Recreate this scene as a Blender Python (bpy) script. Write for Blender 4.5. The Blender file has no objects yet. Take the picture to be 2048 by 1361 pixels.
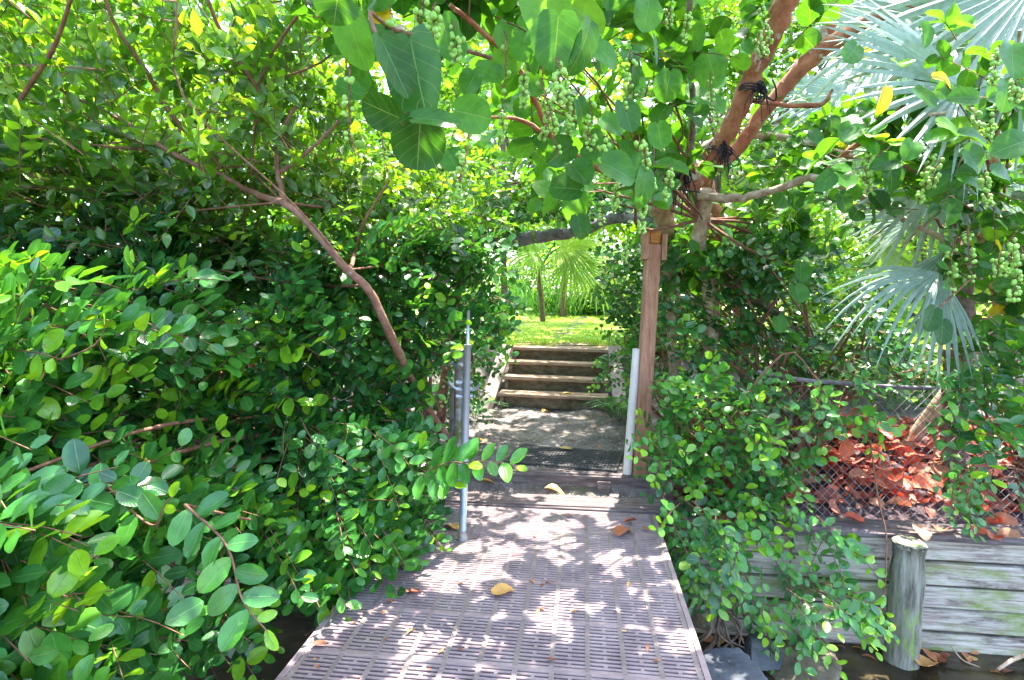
import bpy, math
import numpy as np
from mathutils import Vector, Matrix
R = math.radians
rng = np.random.default_rng(11)
scene = bpy.context.scene
col = scene.collection

# ---------------------------------------------------------------- camera
FPX, CX, CY, CAMH = 1100.0, 1024.0, 680.5, 1.35
PITCH = math.atan(80.5 / FPX)
cam = bpy.data.cameras.new('camera'); cam.sensor_width = 36.0
cam.lens = FPX / 2048 * 36.0; cam.clip_start = 0.05; cam.clip_end = 600
camo = bpy.data.objects.new('camera', cam); col.objects.link(camo)
camo.location = (0, 0, CAMH); camo.rotation_euler = (R(90) - PITCH, 0, 0)
scene.camera = camo

# ---------------------------------------------------------------- light
SUN_EL, SUN_AZ = R(71), R(30)          # azimuth from +Y towards +X
world = bpy.data.worlds.new("World"); scene.world = world; world.use_nodes = True
nt = world.node_tree; nt.nodes.clear()
sky = nt.nodes.new('ShaderNodeTexSky'); sky.sky_type = 'NISHITA'; sky.sun_disc = False
sky.sun_elevation = SUN_EL; sky.sun_rotation = SUN_AZ; sky.air_density = 1.0; sky.dust_density = 2.5; sky.ozone_density = 1.0
bg = nt.nodes.new('ShaderNodeBackground'); bg.inputs['Strength'].default_value = 0.15
wo = nt.nodes.new('ShaderNodeOutputWorld')
nt.links.new(sky.outputs[0], bg.inputs['Color']); nt.links.new(bg.outputs[0], wo.inputs['Surface'])
sl = bpy.data.lights.new('sun', 'SUN'); sl.energy = 3.1; sl.angle = R(0.55); sl.color = (1.0, 0.93, 0.84)
so = bpy.data.objects.new('sun', sl); col.objects.link(so)
sd = Vector((math.sin(SUN_AZ) * math.cos(SUN_EL), math.cos(SUN_AZ) * math.cos(SUN_EL), math.sin(SUN_EL)))
so.rotation_euler = sd.to_track_quat('Z', 'Y').to_euler(); so.location = sd * 30
scene.view_settings.view_transform = 'Standard'; scene.view_settings.look = 'None'
scene.view_settings.exposure = 3.1; scene.view_settings.gamma = 1.0
scene.render.engine = 'CYCLES'
scene.cycles.max_bounces = 8; scene.cycles.diffuse_bounces = 5; scene.cycles.transmission_bounces = 6
scene.cycles.glossy_bounces = 3; scene.cycles.use_denoising = True; scene.cycles.sample_clamp_indirect = 6

# ---------------------------------------------------------------- pixel -> world helpers (photo pixels, 2048 wide)
FW = np.array([0, math.cos(PITCH), -math.sin(PITCH)]); UPV = np.array([0, math.sin(PITCH), math.cos(PITCH)])
CAM = np.array([0, 0, CAMH])
def ray(px, py):
    px = np.asarray(px, float); py = np.asarray(py, float)
    x = (px - CX) / FPX; y = -(py - CY) / FPX
    return np.stack([x, FW[1] + UPV[1] * y, FW[2] + UPV[2] * y], -1)
def P(px, py, d):
    r = ray(px, py); return CAM + r * (np.asarray(d) / r[..., 1])[..., None]
def G(px, py, z=0.0):
    r = ray(px, py); return CAM + r * ((z - CAMH) / r[..., 2])[..., None]
A = R(7.3)                               # walkway and sea wall are turned this far from the view
OX, OY = 0.142, 3.49
eu = np.array([math.cos(A), -math.sin(A), 0]); ev = np.array([math.sin(A), math.cos(A), 0])
def W(u, v, z=0.0): return np.array([OX, OY, z]) + eu * u + ev * v
def uv_of(x, y):
    dx, dy = x - OX, y - OY
    return dx * eu[0] + dy * eu[1], dx * ev[0] + dy * ev[1]

# ---------------------------------------------------------------- scene graph helpers
def tag(o, label, cat, group=None, kind=None):
    if label: o['label'] = label
    if cat: o['category'] = cat
    if group: o['group'] = group
    if kind: o['kind'] = kind
    return o
def empty(name, loc, label, cat, group=None, rz=0.0):
    o = bpy.data.objects.new(name, None); col.objects.link(o); o.empty_display_size = 0.1
    o.location = tuple(loc); o.rotation_euler = (0, 0, rz); return tag(o, label, cat, group)
def mesh_from(name, V, faces, mats, parent=None, uvs=None, attr=None, smooth=True, fmat=None, loc=None, rz=0.0):
    """V (n,3) world/local verts; faces (m,4) or (m,3) array or list."""
    me = bpy.data.meshes.new(name)
    V = np.asarray(V, np.float32)
    if isinstance(faces, np.ndarray):
        m, k = faces.shape
        me.vertices.add(len(V)); me.vertices.foreach_set('co', V.ravel())
        me.loops.add(m * k); me.loops.foreach_set('vertex_index', faces.astype(np.int32).ravel())
        me.polygons.add(m); me.polygons.foreach_set('loop_start', np.arange(m, dtype=np.int32) * k)
        if uvs is not None:
            l = me.uv_layers.new(name='UVMap'); l.data.foreach_set('uv', uvs[faces.ravel()].astype(np.float32).ravel())
        me.update(calc_edges=True)
    else:
        me.from_pydata(V.tolist(), [], faces)
    if attr is not None:
        a = me.attributes.new('lv', 'FLOAT', 'POINT'); a.data.foreach_set('value', attr.astype(np.float32))
    me.polygons.foreach_set('use_smooth', np.full(len(me.polygons), smooth))
    if smooth and not isinstance(faces, np.ndarray):
        for p_ in me.polygons:
            if p_.loop_total > 4: p_.use_smooth = False
    for m_ in (mats if isinstance(mats, (list, tuple)) else [mats]): me.materials.append(m_)
    if fmat is not None: me.polygons.foreach_set('material_index', np.asarray(fmat, np.int32))
    me.validate(verbose=False)
    o = bpy.data.objects.new(name, me); col.objects.link(o)
    if loc is not None: o.location = tuple(loc)
    o.rotation_euler = (0, 0, rz)
    if parent is not None: o.parent = parent
    return o
def rel(root, V):
    """world verts -> local of an unscaled, z-rotated root"""
    d = np.asarray(V, float) - np.array(root.location)
    a = -root.rotation_euler.z; c, s = math.cos(a), math.sin(a)
    return np.stack([d[:, 0] * c - d[:, 1] * s, d[:, 0] * s + d[:, 1] * c, d[:, 2]], -1)

class MB:
    """collects shapes into one mesh"""
    def __init__(s): s.V = []; s.F = []; s.M = []; s.n = 0
    def add(s, V, F, m=0):
        V = np.asarray(V, float); s.V.append(V); s.F += [tuple(int(i) + s.n for i in f) for f in F]; s.M += [m] * len(F); s.n += len(V)
    def box(s, a, b, ch=0.0, m=0, jit=0.0):
        x0, y0, z0 = a; x1, y1, z1 = b; c = ch
        if c <= 0:
            V = [(x, y, z) for z in (z0, z1) for y in (y0, y1) for x in (x0, x1)]
            F = [(0, 2, 3, 1), (4, 5, 7, 6), (0, 1, 5, 4), (2, 6, 7, 3), (0, 4, 6, 2), (1, 3, 7, 5)]
        else:      # chamfered box
            V = []
            for z, i in ((z0, 0), (z0 + c, 1), (z1 - c, 1), (z1, 0)):
                ii = 0 if i else c
                V += [(x0 + ii, y0 + ii + c * i, z), (x0 + ii + c * i, y0 + ii, z), (x1 - ii - c * i, y0 + ii, z), (x1 - ii, y0 + ii + c * i, z),
                      (x1 - ii, y1 - ii - c * i, z), (x1 - ii - c * i, y1 - ii, z), (x0 + ii + c * i, y1 - ii, z), (x0 + ii, y1 - ii - c * i, z)]
            F = [tuple(range(7, -1, -1)), tuple(range(24, 32))]
            for k in range(3):
                for i in range(8):
                    j = (i + 1) % 8; F.append((k * 8 + i, k * 8 + j, k * 8 + 8 + j, k * 8 + 8 + i))
        V = np.array(V, float)
        if jit: V += rng.normal(0, jit, V.shape)
        s.add(V, F, m)
    def obox(s, c, size, M3, ch=0.0, m=0, jit=0.0):
        """oriented box: centre, size, 3x3 rows=axes"""
        n0 = len(s.V); h = np.array(size) / 2
        s.box(-h, h, ch, m, jit); s.V[n0] = s.V[n0] @ np.array(M3) + np.array(c)
    def tube(s, pts, rad, n=8, m=0, caps=True, rough=0.0):
        pts = np.asarray(pts, float); k = len(pts); rad = np.broadcast_to(np.asarray(rad, float), (k,))
        T = np.gradient(pts, axis=0); T /= np.linalg.norm(T, axis=1)[:, None] + 1e-9
        ref = np.array([0, 0, 1.]) if abs(T[:, 2]).mean() < 0.85 else np.array([1., 0, 0])
        U = np.cross(T, ref); U /= np.linalg.norm(U, axis=1)[:, None] + 1e-9
        Vv = np.cross(T, U); a = np.linspace(0, 2 * np.pi, n, endpoint=False)
        rr = rad[:, None] * (1 + (rng.normal(0, rough, (k, n)) if rough else 0))
        V = pts[:, None] + rr[..., None] * (np.cos(a)[None, :, None] * U[:, None] + np.sin(a)[None, :, None] * Vv[:, None])
        F = []
        for i in range(k - 1):
            for j in range(n):
                j2 = (j + 1) % n; F.append((i * n + j, i * n + j2, (i + 1) * n + j2, (i + 1) * n + j))
        if caps: F += [tuple(range(n)), tuple(range(k * n - 1, (k - 1) * n - 1, -1))]
        s.add(V.reshape(-1, 3), F, m)
    def build(s, name, mats, parent=None, smooth=False, world=False, **kw):
        V = np.concatenate(s.V)
        if world and parent is not None: V = rel(parent, V)
        return mesh_from(name, V, s.F, mats, parent, smooth=smooth, fmat=s.M, **kw)

def catmull(pts, n=6):
    p = np.asarray(pts, float); p = np.concatenate([[2 * p[0] - p[1]], p, [2 * p[-1] - p[-2]]])
    out = []
    for i in range(1, len(p) - 2):
        for t in np.linspace(0, 1, n, endpoint=False):
            out.append(0.5 * (2 * p[i] + (p[i + 1] - p[i - 1]) * t + (2 * p[i - 1] - 5 * p[i] + 4 * p[i + 1] - p[i + 2]) * t * t + (-p[i - 1] + 3 * p[i] - 3 * p[i + 1] + p[i + 2]) * t ** 3))
    out.append(p[-2]); return np.array(out)
def pix_tube(mb, pts, n=6, sides=9, rough=0.05, m=0):
    """pts: (px, py, d, width_px) control points of a branch"""
    q = np.array(pts, float); X = P(q[:, 0], q[:, 1], q[:, 2]); rad = q[:, 3] / 2 / FPX * q[:, 2]
    c = catmull(np.concatenate([X, rad[:, None]], 1), n)
    wob = rng.normal(0, 1, (len(c), 3)) * c[:, 3:4] * 0.12; wob[0] = wob[-1] = 0
    mb.tube(c[:, :3] + wob, c[:, 3], sides, m, rough=rough)
    return X

# ---------------------------------------------------------------- materials
def newmat(name):
    m = bpy.data.materials.new(name); m.use_nodes = True; t = m.node_tree; t.nodes.clear()
    out = t.nodes.new('ShaderNodeOutputMaterial'); b = t.nodes.new('ShaderNodeBsdfPrincipled')
    t.links.new(b.outputs[0], out.inputs['Surface']); return m, t, b, out
def N(t, k, **kw):
    n = t.nodes.new(k)
    for a, v in kw.items():
        if a.startswith('i_'):
            key = a[2:]; n.inputs[int(key) if key.isdigit() else key.replace('_', ' ')].default_value = v
        else: setattr(n, a, v)
    return n
def ramp(t, stops, src=None):
    r = t.nodes.new('ShaderNodeValToRGB'); e = r.color_ramp.elements
    while len(e) > 1: e.remove(e[-1])
    e[0].position = stops[0][0]; e[0].color = (*stops[0][1], 1)
    for p, c in stops[1:]:
        x = e.new(p); x.color = (*c, 1)
    if src is not None: t.links.new(src, r.inputs[0])
    return r
def mth(t, op, a, b=None, c=None):
    n = t.nodes.new('ShaderNodeMath'); n.operation = op
    for i, v in enumerate((a, b, c)):
        if v is None: continue
        if isinstance(v, (int, float)): n.inputs[i].default_value = v
        else: t.links.new(v, n.inputs[i])
    return n.outputs[0]
def mixc(t, f, a, b, blend='MIX'):
    n = t.nodes.new('ShaderNodeMix'); n.data_type = 'RGBA'; n.blend_type = blend
    for i, v in ((0, f), (6, a), (7, b)):
        if isinstance(v, (int, float)): n.inputs[i].default_value = v
        elif isinstance(v, tuple): n.inputs[i].default_value = (*v, 1)
        else: t.links.new(v, n.inputs[i])
    return n.outputs[2]

def leaf_mat(name, stops, trans=0.4, tcol=(1.5, 1.25, 0.35), rough=0.36, vein='side', veincol=(0.22, 0.34, 0.08), veinamt=0.55, spec=0.5):
    m, t, b, out = newmat(name)
    at = N(t, 'ShaderNodeAttribute', attribute_name='lv')
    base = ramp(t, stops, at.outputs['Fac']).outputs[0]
    uv = N(t, 'ShaderNodeUVMap'); sp = N(t, 'ShaderNodeSeparateXYZ'); t.links.new(uv.outputs[0], sp.inputs[0])
    u, v = sp.outputs[0], sp.outputs[1]                      # u along 0..1, v across -1..1 stored 0..1
    av = mth(t, 'ABSOLUTE', mth(t, 'MULTIPLY_ADD', v, 2.0, -1.0))
    mid = mth(t, 'SUBTRACT', 1.0, mth(t, 'MINIMUM', mth(t, 'MULTIPLY', av, 11.0 if vein == 'side' else 24.0), 1.0))
    if vein == 'side':
        ph = mth(t, 'MULTIPLY_ADD', av, -3.4, mth(t, 'MULTIPLY', u, 9.0))
        w = mth(t, 'POWER', mth(t, 'ABSOLUTE', mth(t, 'SINE', mth(t, 'MULTIPLY', ph, 3.1416))), 14.0)
        vn = mth(t, 'MAXIMUM', mid, mth(t, 'MULTIPLY', mth(t, 'SUBTRACT', 1.0, mth(t, 'MINIMUM', 1.0, mth(t, 'MULTIPLY', mth(t, 'ABSOLUTE', mth(t, 'SINE', mth(t, 'MULTIPLY', ph, 3.1416))), 5.0))), 0.22))
    elif vein == 'round':
        ph = mth(t, 'MULTIPLY_ADD', av, -1.6, mth(t, 'MULTIPLY', u, 4.2))
        vn = mth(t, 'MAXIMUM', mid, mth(t, 'MULTIPLY', mth(t, 'SUBTRACT', 1.0, mth(t, 'MINIMUM', 1.0, mth(t, 'MULTIPLY', mth(t, 'ABSOLUTE', mth(t, 'SINE', mth(t, 'MULTIPLY', ph, 3.1416))), 9.0))), 0.75))
    else:
        ph = mth(t, 'MULTIPLY', v, 16.0)
        vn = mth(t, 'MULTIPLY', mth(t, 'ABSOLUTE', mth(t, 'SINE', mth(t, 'MULTIPLY', ph, 3.1416))), 0.35)
    tc = N(t, 'ShaderNodeTexCoord'); nz = N(t, 'ShaderNodeTexNoise', i_Scale=28.0, i_Detail=3.0); t.links.new(tc.outputs['Object'], nz.inputs['Vector'])
    mot = ramp(t, [(0.3, (0.72, 0.76, 0.7)), (0.55, (1, 1, 1)), (0.75, (1.2, 1.12, 1.05))], nz.outputs['Fac']).outputs[0]
    c1 = mixc(t, 1.0, base, mot, 'MULTIPLY')
    c2 = mixc(t, mth(t, 'MULTIPLY', vn, veinamt), c1, veincol)
    ns = N(t, 'ShaderNodeTexNoise', i_Scale=70.0, i_Detail=2.0); t.links.new(tc.outputs['Object'], ns.inputs['Vector'])
    nl = N(t, 'ShaderNodeTexNoise', i_Scale=5.0, i_Detail=2.0); t.links.new(tc.outputs['Object'], nl.inputs['Vector'])
    spot = ramp(t, [(0.66, (0, 0, 0)), (0.72, (1, 1, 1))], ns.outputs['Fac']).outputs[0]; spl = ramp(t, [(0.5, (0, 0, 0)), (0.62, (1, 1, 1))], nl.outputs['Fac']).outputs[0]
    c2 = mixc(t, mth(t, 'MULTIPLY', mth(t, 'MULTIPLY', spot, spl), 0.8), c2, (0.16, 0.09, 0.03))
    t.links.new(c2, b.inputs['Base Color'])
    b.inputs['Roughness'].default_value = rough; b.inputs['Specular IOR Level'].default_value = spec
    bp = N(t, 'ShaderNodeBump', i_Strength=0.35, i_Distance=0.002); t.links.new(mth(t, 'ADD', vn, mth(t, 'MULTIPLY', nz.outputs['Fac'], 0.8)), bp.inputs['Height'])
    t.links.new(bp.outputs[0], b.inputs['Normal'])
    tr = N(t, 'ShaderNodeBsdfTranslucent'); tcx = mixc(t, 1.0, c2, tcol, 'MULTIPLY'); t.links.new(tcx, tr.inputs['Color'])
    ms = N(t, 'ShaderNodeMixShader'); ms.inputs[0].default_value = trans
    t.links.new(b.outputs[0], ms.inputs[1]); t.links.new(tr.outputs[0], ms.inputs[2]); t.links.new(ms.outputs[0], out.inputs['Surface'])
    return m
def surf_mat(name, stops, scale=8.0, detail=6.0, rough=0.8, stretch=(1, 1, 1), bump=0.4, bdist=0.01, second=None, spec=0.3, metallic=0.0, coord='Object'):
    """noise-ramped surface; second = (stops, scale, lo, hi) overlays another colour where a second noise is high"""
    m, t, b, out = newmat(name)
    tc = N(t, 'ShaderNodeTexCoord'); mp = N(t, 'ShaderNodeMapping'); mp.inputs['Scale'].default_value = stretch
    oi = N(t, 'ShaderNodeObjectInfo'); va = t.nodes.new('ShaderNodeVectorMath'); va.operation = 'ADD'
    cmb = N(t, 'ShaderNodeCombineXYZ'); rnd = mth(t, 'MULTIPLY', oi.outputs['Random'], 17.0)
    for q in range(3): t.links.new(rnd, cmb.inputs[q])
    t.links.new(tc.outputs[coord], va.inputs[0]); t.links.new(cmb.outputs[0], va.inputs[1]); src_ = va.outputs[0]
    t.links.new(src_, mp.inputs[0])
    nz = N(t, 'ShaderNodeTexNoise', i_Scale=scale, i_Detail=detail, i_Roughness=0.65); t.links.new(mp.outputs[0], nz.inputs['Vector'])
    c = ramp(t, stops, nz.outputs['Fac']).outputs[0]
    if second:
        for (colr, sc, lo, hi, st) in second:
            mp2 = N(t, 'ShaderNodeMapping'); mp2.inputs['Scale'].default_value = st; mp2.inputs['Location'].default_value = (sc, 3.1, 1.7)
            t.links.new(src_, mp2.inputs[0])
            n2 = N(t, 'ShaderNodeTexNoise', i_Scale=sc, i_Detail=5.0, i_Roughness=0.7); t.links.new(mp2.outputs[0], n2.inputs['Vector'])
            f = ramp(t, [(lo, (0, 0, 0)), (hi, (1, 1, 1))], n2.outputs['Fac']).outputs[0]
            c = mixc(t, f, c, colr)
    t.links.new(c, b.inputs['Base Color']); b.inputs['Roughness'].default_value = rough
    b.inputs['Specular IOR Level'].default_value = spec; b.inputs['Metallic'].default_value = metallic
    if bump:
        nf = N(t, 'ShaderNodeTexNoise', i_Scale=scale * 3, i_Detail=8.0, i_Roughness=0.7); t.links.new(mp.outputs[0], nf.inputs['Vector'])
        bp = N(t, 'ShaderNodeBump', i_Strength=bump, i_Distance=bdist); t.links.new(mth(t, 'ADD', nf.outputs['Fac'], nz.outputs['Fac']), bp.inputs['Height']); t.links.new(bp.outputs[0], b.inputs['Normal'])
    return m

M = {}
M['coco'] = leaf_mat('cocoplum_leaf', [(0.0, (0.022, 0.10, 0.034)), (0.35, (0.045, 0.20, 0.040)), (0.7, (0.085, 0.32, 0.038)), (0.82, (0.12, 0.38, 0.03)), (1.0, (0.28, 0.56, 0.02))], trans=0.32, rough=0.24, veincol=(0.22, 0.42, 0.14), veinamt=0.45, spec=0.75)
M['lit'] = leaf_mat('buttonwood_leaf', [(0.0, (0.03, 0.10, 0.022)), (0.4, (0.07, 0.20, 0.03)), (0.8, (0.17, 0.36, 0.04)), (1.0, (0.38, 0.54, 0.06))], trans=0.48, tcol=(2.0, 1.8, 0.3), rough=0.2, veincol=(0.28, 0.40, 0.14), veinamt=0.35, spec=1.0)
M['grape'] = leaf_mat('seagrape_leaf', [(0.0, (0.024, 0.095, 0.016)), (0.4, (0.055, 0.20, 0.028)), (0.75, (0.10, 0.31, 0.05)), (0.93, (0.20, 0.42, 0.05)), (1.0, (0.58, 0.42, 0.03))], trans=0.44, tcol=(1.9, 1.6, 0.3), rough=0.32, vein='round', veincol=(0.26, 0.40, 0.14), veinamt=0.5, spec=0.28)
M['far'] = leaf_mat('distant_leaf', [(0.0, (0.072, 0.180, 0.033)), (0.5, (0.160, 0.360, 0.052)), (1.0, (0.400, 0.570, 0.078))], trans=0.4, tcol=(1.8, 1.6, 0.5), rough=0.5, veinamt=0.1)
M['silver'] = leaf_mat('silver_palm_leaf', [(0.0, (0.15, 0.25, 0.21)), (0.5, (0.27, 0.38, 0.33)), (1.0, (0.46, 0.55, 0.48))], trans=0.35, tcol=(1.1, 1.2, 0.75), rough=0.42, vein='palm', veincol=(0.45, 0.55, 0.48), veinamt=0.6)
M['palm'] = leaf_mat('green_palm_leaf', [(0.0, (0.10, 0.22, 0.06)), (0.5, (0.22, 0.36, 0.10)), (1.0, (0.42, 0.50, 0.16))], trans=0.45, tcol=(1.4, 1.4, 0.5), rough=0.5, vein='palm', veincol=(0.4, 0.5, 0.2), veinamt=0.4)
M['dead'] = leaf_mat('fallen_leaf', [(0.0, (0.16, 0.05, 0.03)), (0.3, (0.36, 0.11, 0.05)), (0.6, (0.50, 0.19, 0.08)), (0.8, (0.55, 0.30, 0.08)), (1.0, (0.60, 0.42, 0.12))], trans=0.15, tcol=(1.2, 1.0, 0.8), rough=0.6, vein='round', veincol=(0.55, 0.30, 0.14), veinamt=0.5)
M['red'] = leaf_mat('red_fallen_leaf', [(0.0, (0.20, 0.04, 0.025)), (0.4, (0.55, 0.10, 0.05)), (0.8, (0.68, 0.16, 0.075)), (1.0, (0.55, 0.28, 0.18))], trans=0.15, tcol=(1.2, 0.8, 0.6), rough=0.5, vein='round', veincol=(0.65, 0.32, 0.2), veinamt=0.4)
M['grass'] = leaf_mat('grass_blade', [(0.0, (0.18, 0.34, 0.03)), (0.5, (0.32, 0.50, 0.05)), (1.0, (0.52, 0.60, 0.10))], trans=0.4, tcol=(1.4, 1.3, 0.4), rough=0.6, veinamt=0.0)
M['strap'] = leaf_mat('strap_leaf', [(0.0, (0.039, 0.156, 0.048)), (0.6, (0.091, 0.286, 0.072)), (1.0, (0.208, 0.442, 0.096))], trans=0.4, rough=0.4, veinamt=0.2)
M['bark'] = surf_mat('grey_brown_bark', [(0.25, (0.07, 0.045, 0.035)), (0.5, (0.17, 0.115, 0.085)), (0.75, (0.30, 0.23, 0.18))], 22, rough=0.9, bump=0.6, second=[((0.12, 0.15, 0.06), 6, 0.6, 0.75, (1, 1, 1))])
M['redbark'] = surf_mat('peeling_red_bark', [(0.25, (0.16, 0.05, 0.03)), (0.45, (0.34, 0.12, 0.06)), (0.6, (0.46, 0.19, 0.10)), (0.8, (0.60, 0.33, 0.21))], 13, detail=9, rough=0.7, bump=0.9, bdist=0.01, second=[((0.50, 0.38, 0.29), 10, 0.58, 0.63, (1, 1, .6)), ((0.10, 0.08, 0.05), 16, 0.63, 0.68, (1, 1, .5))])
M['brownbark'] = surf_mat('reddish_brown_bark', [(0.25, (0.12, 0.055, 0.035)), (0.5, (0.24, 0.12, 0.08)), (0.75, (0.38, 0.23, 0.17))], 16, rough=0.8, bump=0.7, bdist=0.006, second=[((0.36, 0.30, 0.25), 12, 0.6, 0.68, (1, 1, 1))])
M['palebark'] = surf_mat('mottled_pale_bark', [(0.3, (0.20, 0.13, 0.08)), (0.5, (0.42, 0.31, 0.21)), (0.7, (0.60, 0.50, 0.40))], 20, rough=0.75, bump=0.5, second=[((0.25, 0.28, 0.16), 7, 0.58, 0.7, (1, 1, 1)), ((0.40, 0.15, 0.07), 5, 0.6, 0.7, (1, 1, 1))])
M['twig'] = surf_mat('twig_bark', [(0.3, (0.12, 0.05, 0.03)), (0.6, (0.26, 0.13, 0.08)), (0.8, (0.36, 0.24, 0.16))], 30, rough=0.8, bump=0)
M['berry'] = surf_mat('green_berry', [(0.3, (0.18, 0.42, 0.05)), (0.7, (0.34, 0.56, 0.10))], 60, rough=0.35, bump=0, spec=0.5)
M['plank'] = surf_mat('weathered_plank', [(0.25, (0.12, 0.09, 0.07)), (0.40, (0.32, 0.26, 0.22)), (0.52, (0.50, 0.44, 0.37)), (0.7, (0.66, 0.60, 0.52))], 7, stretch=(0.5, 1, 9), rough=0.85, bump=0.5, bdist=0.004,
                      second=[((0.20, 0.27, 0.06), 2.4, 0.50, 0.66, (0.8, 1, 2.5)), ((0.09, 0.065, 0.055), 5.0, 0.53, 0.68, (0.5, 1, 2.2)), ((0.34, 0.24, 0.17), 3.1, 0.55, 0.75, (0.7, 1, 1.5))])
M['pile'] = surf_mat('weathered_pile', [(0.3, (0.07, 0.06, 0.045)), (0.48, (0.22, 0.21, 0.16)), (0.75, (0.44, 0.41, 0.35))], 9, stretch=(4, 4, 0.5), rough=0.9, bump=0.8, bdist=0.008,
                     second=[((0.24, 0.38, 0.06), 5.0, 0.55, 0.66, (2.2, 2.2, 0.8)), ((0.06, 0.05, 0.045), 6, 0.60, 0.70, (3, 3, 0.4))])
M['timber'] = surf_mat('dark_old_timber', [(0.3, (0.06, 0.045, 0.045)), (0.5, (0.14, 0.11, 0.108)), (0.75, (0.27, 0.225, 0.22))], 12, stretch=(0.5, 4, 4), rough=0.9, bump=0.7, bdist=0.006,
                       second=[((0.34, 0.30, 0.30), 14, 0.62, 0.72, (1, 2, 2))])
M['tread'] = surf_mat('stair_tread_wood', [(0.3, (0.17, 0.105, 0.07)), (0.5, (0.36, 0.25, 0.175)), (0.75, (0.48, 0.37, 0.28))], 10, stretch=(0.6, 6, 6), rough=0.8, bump=0.5, bdist=0.004, second=[((0.12, 0.09, 0.06), 8, 0.6, 0.72, (0.6, 3, 3))])
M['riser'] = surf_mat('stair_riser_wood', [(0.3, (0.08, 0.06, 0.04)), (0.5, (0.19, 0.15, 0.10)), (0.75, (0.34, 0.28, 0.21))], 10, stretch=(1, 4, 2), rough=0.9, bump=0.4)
M['stringer'] = surf_mat('stair_side_board', [(0.3, (0.24, 0.18, 0.16)), (0.6, (0.38, 0.30, 0.27)), (0.8, (0.5, 0.42, 0.38))], 9, stretch=(4, 4, 0.6), rough=0.8, bump=0.3)
M['post'] = surf_mat('cedar_post_wood', [(0.3, (0.24, 0.11, 0.065)), (0.5, (0.38, 0.19, 0.12)), (0.75, (0.52, 0.29, 0.20))], 11, stretch=(6, 6, 0.7), rough=0.75, bump=0.45, bdist=0.004, second=[((0.05, 0.03, 0.02), 16, 0.70, 0.74, (1.2, 1.2, 0.5))])
M['block'] = surf_mat('orange_wood_block', [(0.3, (0.35, 0.13, 0.03)), (0.7, (0.55, 0.26, 0.07))], 14, stretch=(1, 1, 5), rough=0.7, bump=0.4)
M['galv'] = surf_mat('galvanised_steel', [(0.3, (0.34, 0.37, 0.44)), (0.7, (0.56, 0.59, 0.66))], 14, stretch=(1, 1, 0.4), rough=0.42, metallic=0.55, bump=0.1, second=[((0.20, 0.13, 0.10), 9, 0.66, 0.74, (1, 1, 0.6))])
M['oldpipe'] = surf_mat('mossy_steel_pipe', [(0.3, (0.10, 0.10, 0.09)), (0.5, (0.28, 0.28, 0.28)), (0.7, (0.40, 0.41, 0.42))], 12, rough=0.75, bump=0.4, second=[((0.14, 0.15, 0.04), 6, 0.55, 0.65, (1, 1, 1))])
M['wire'] = surf_mat('rusty_wire', [(0.3, (0.10, 0.08, 0.08)), (0.7, (0.30, 0.27, 0.28))], 20, rough=0.7, metallic=0.3, bump=0)
M['pvc'] = surf_mat('white_plastic_pipe', [(0.3, (0.62, 0.60, 0.58)), (0.7, (0.80, 0.78, 0.76))], 7, rough=0.45, bump=0.05)
M['grate'] = surf_mat('pinkish_grey_plastic_grating', [(0.3, (0.17, 0.125, 0.13)), (0.5, (0.25, 0.188, 0.19)), (0.75, (0.33, 0.26, 0.255))], 9, rough=0.62, bump=0.25, bdist=0.002, second=[((0.22, 0.19, 0.15), 3.0, 0.56, 0.72, (1, 1, 1))], coord='Object')
M['rib'] = surf_mat('dirty_grating_rib', [(0.3, (0.14, 0.11, 0.10)), (0.6, (0.21, 0.17, 0.16)), (0.8, (0.29, 0.24, 0.23))], 12, rough=0.75, bump=0.3, bdist=0.002)
M['rubber'] = surf_mat('black_rubber', [(0.3, (0.03, 0.03, 0.032)), (0.7, (0.085, 0.08, 0.08))], 20, rough=0.7, bump=0.2)
M['rope'] = surf_mat('black_rope', [(0.3, (0.012, 0.010, 0.014)), (0.7, (0.04, 0.035, 0.045))], 60, rough=0.8, bump=0)
M['rock'] = surf_mat('slate_grey_rock', [(0.3, (0.04, 0.045, 0.055)), (0.5, (0.08, 0.088, 0.10)), (0.75, (0.15, 0.155, 0.165))], 6, rough=0.8, bump=0.7, bdist=0.015, second=[((0.12, 0.11, 0.06), 3, 0.58, 0.7, (1, 1, 1))])
M['rock2'] = surf_mat('brown_wet_rock', [(0.3, (0.06, 0.05, 0.035)), (0.5, (0.15, 0.12, 0.08)), (0.75, (0.30, 0.26, 0.2))], 7, rough=0.6, bump=0.7, bdist=0.015)
M['soil'] = surf_mat('soil_and_crushed_rock', [(0.25, (0.055, 0.045, 0.04)), (0.45, (0.14, 0.12, 0.112)), (0.6, (0.25, 0.22, 0.21)), (0.8, (0.38, 0.345, 0.335))], 5, detail=10, rough=0.95, bump=0.9, bdist=0.02,
                     second=[((0.10, 0.10, 0.05), 1.6, 0.56, 0.7, (1, 1, 1)), ((0.36, 0.33, 0.33), 45, 0.62, 0.7, (1, 1, 1))])
M['lawn'] = surf_mat('lawn_turf', [(0.3, (0.20, 0.32, 0.03)), (0.5, (0.36, 0.50, 0.05)), (0.75, (0.48, 0.58, 0.09))], 3, detail=8, rough=0.9, bump=0.5, bdist=0.02)
M['mulch'] = surf_mat('purplish_mulch', [(0.3, (0.035, 0.022, 0.026)), (0.5, (0.09, 0.058, 0.065)), (0.65, (0.18, 0.125, 0.135)), (0.8, (0.32, 0.25, 0.26))], 26, detail=8, rough=0.95, bump=1.0, bdist=0.02)
M['railbark'] = surf_mat('weathered_purple_grey_rail', [(0.3, (0.08, 0.07, 0.08)), (0.5, (0.20, 0.17, 0.20)), (0.75, (0.34, 0.31, 0.34))], 18, rough=.85, bump=.5)
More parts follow.
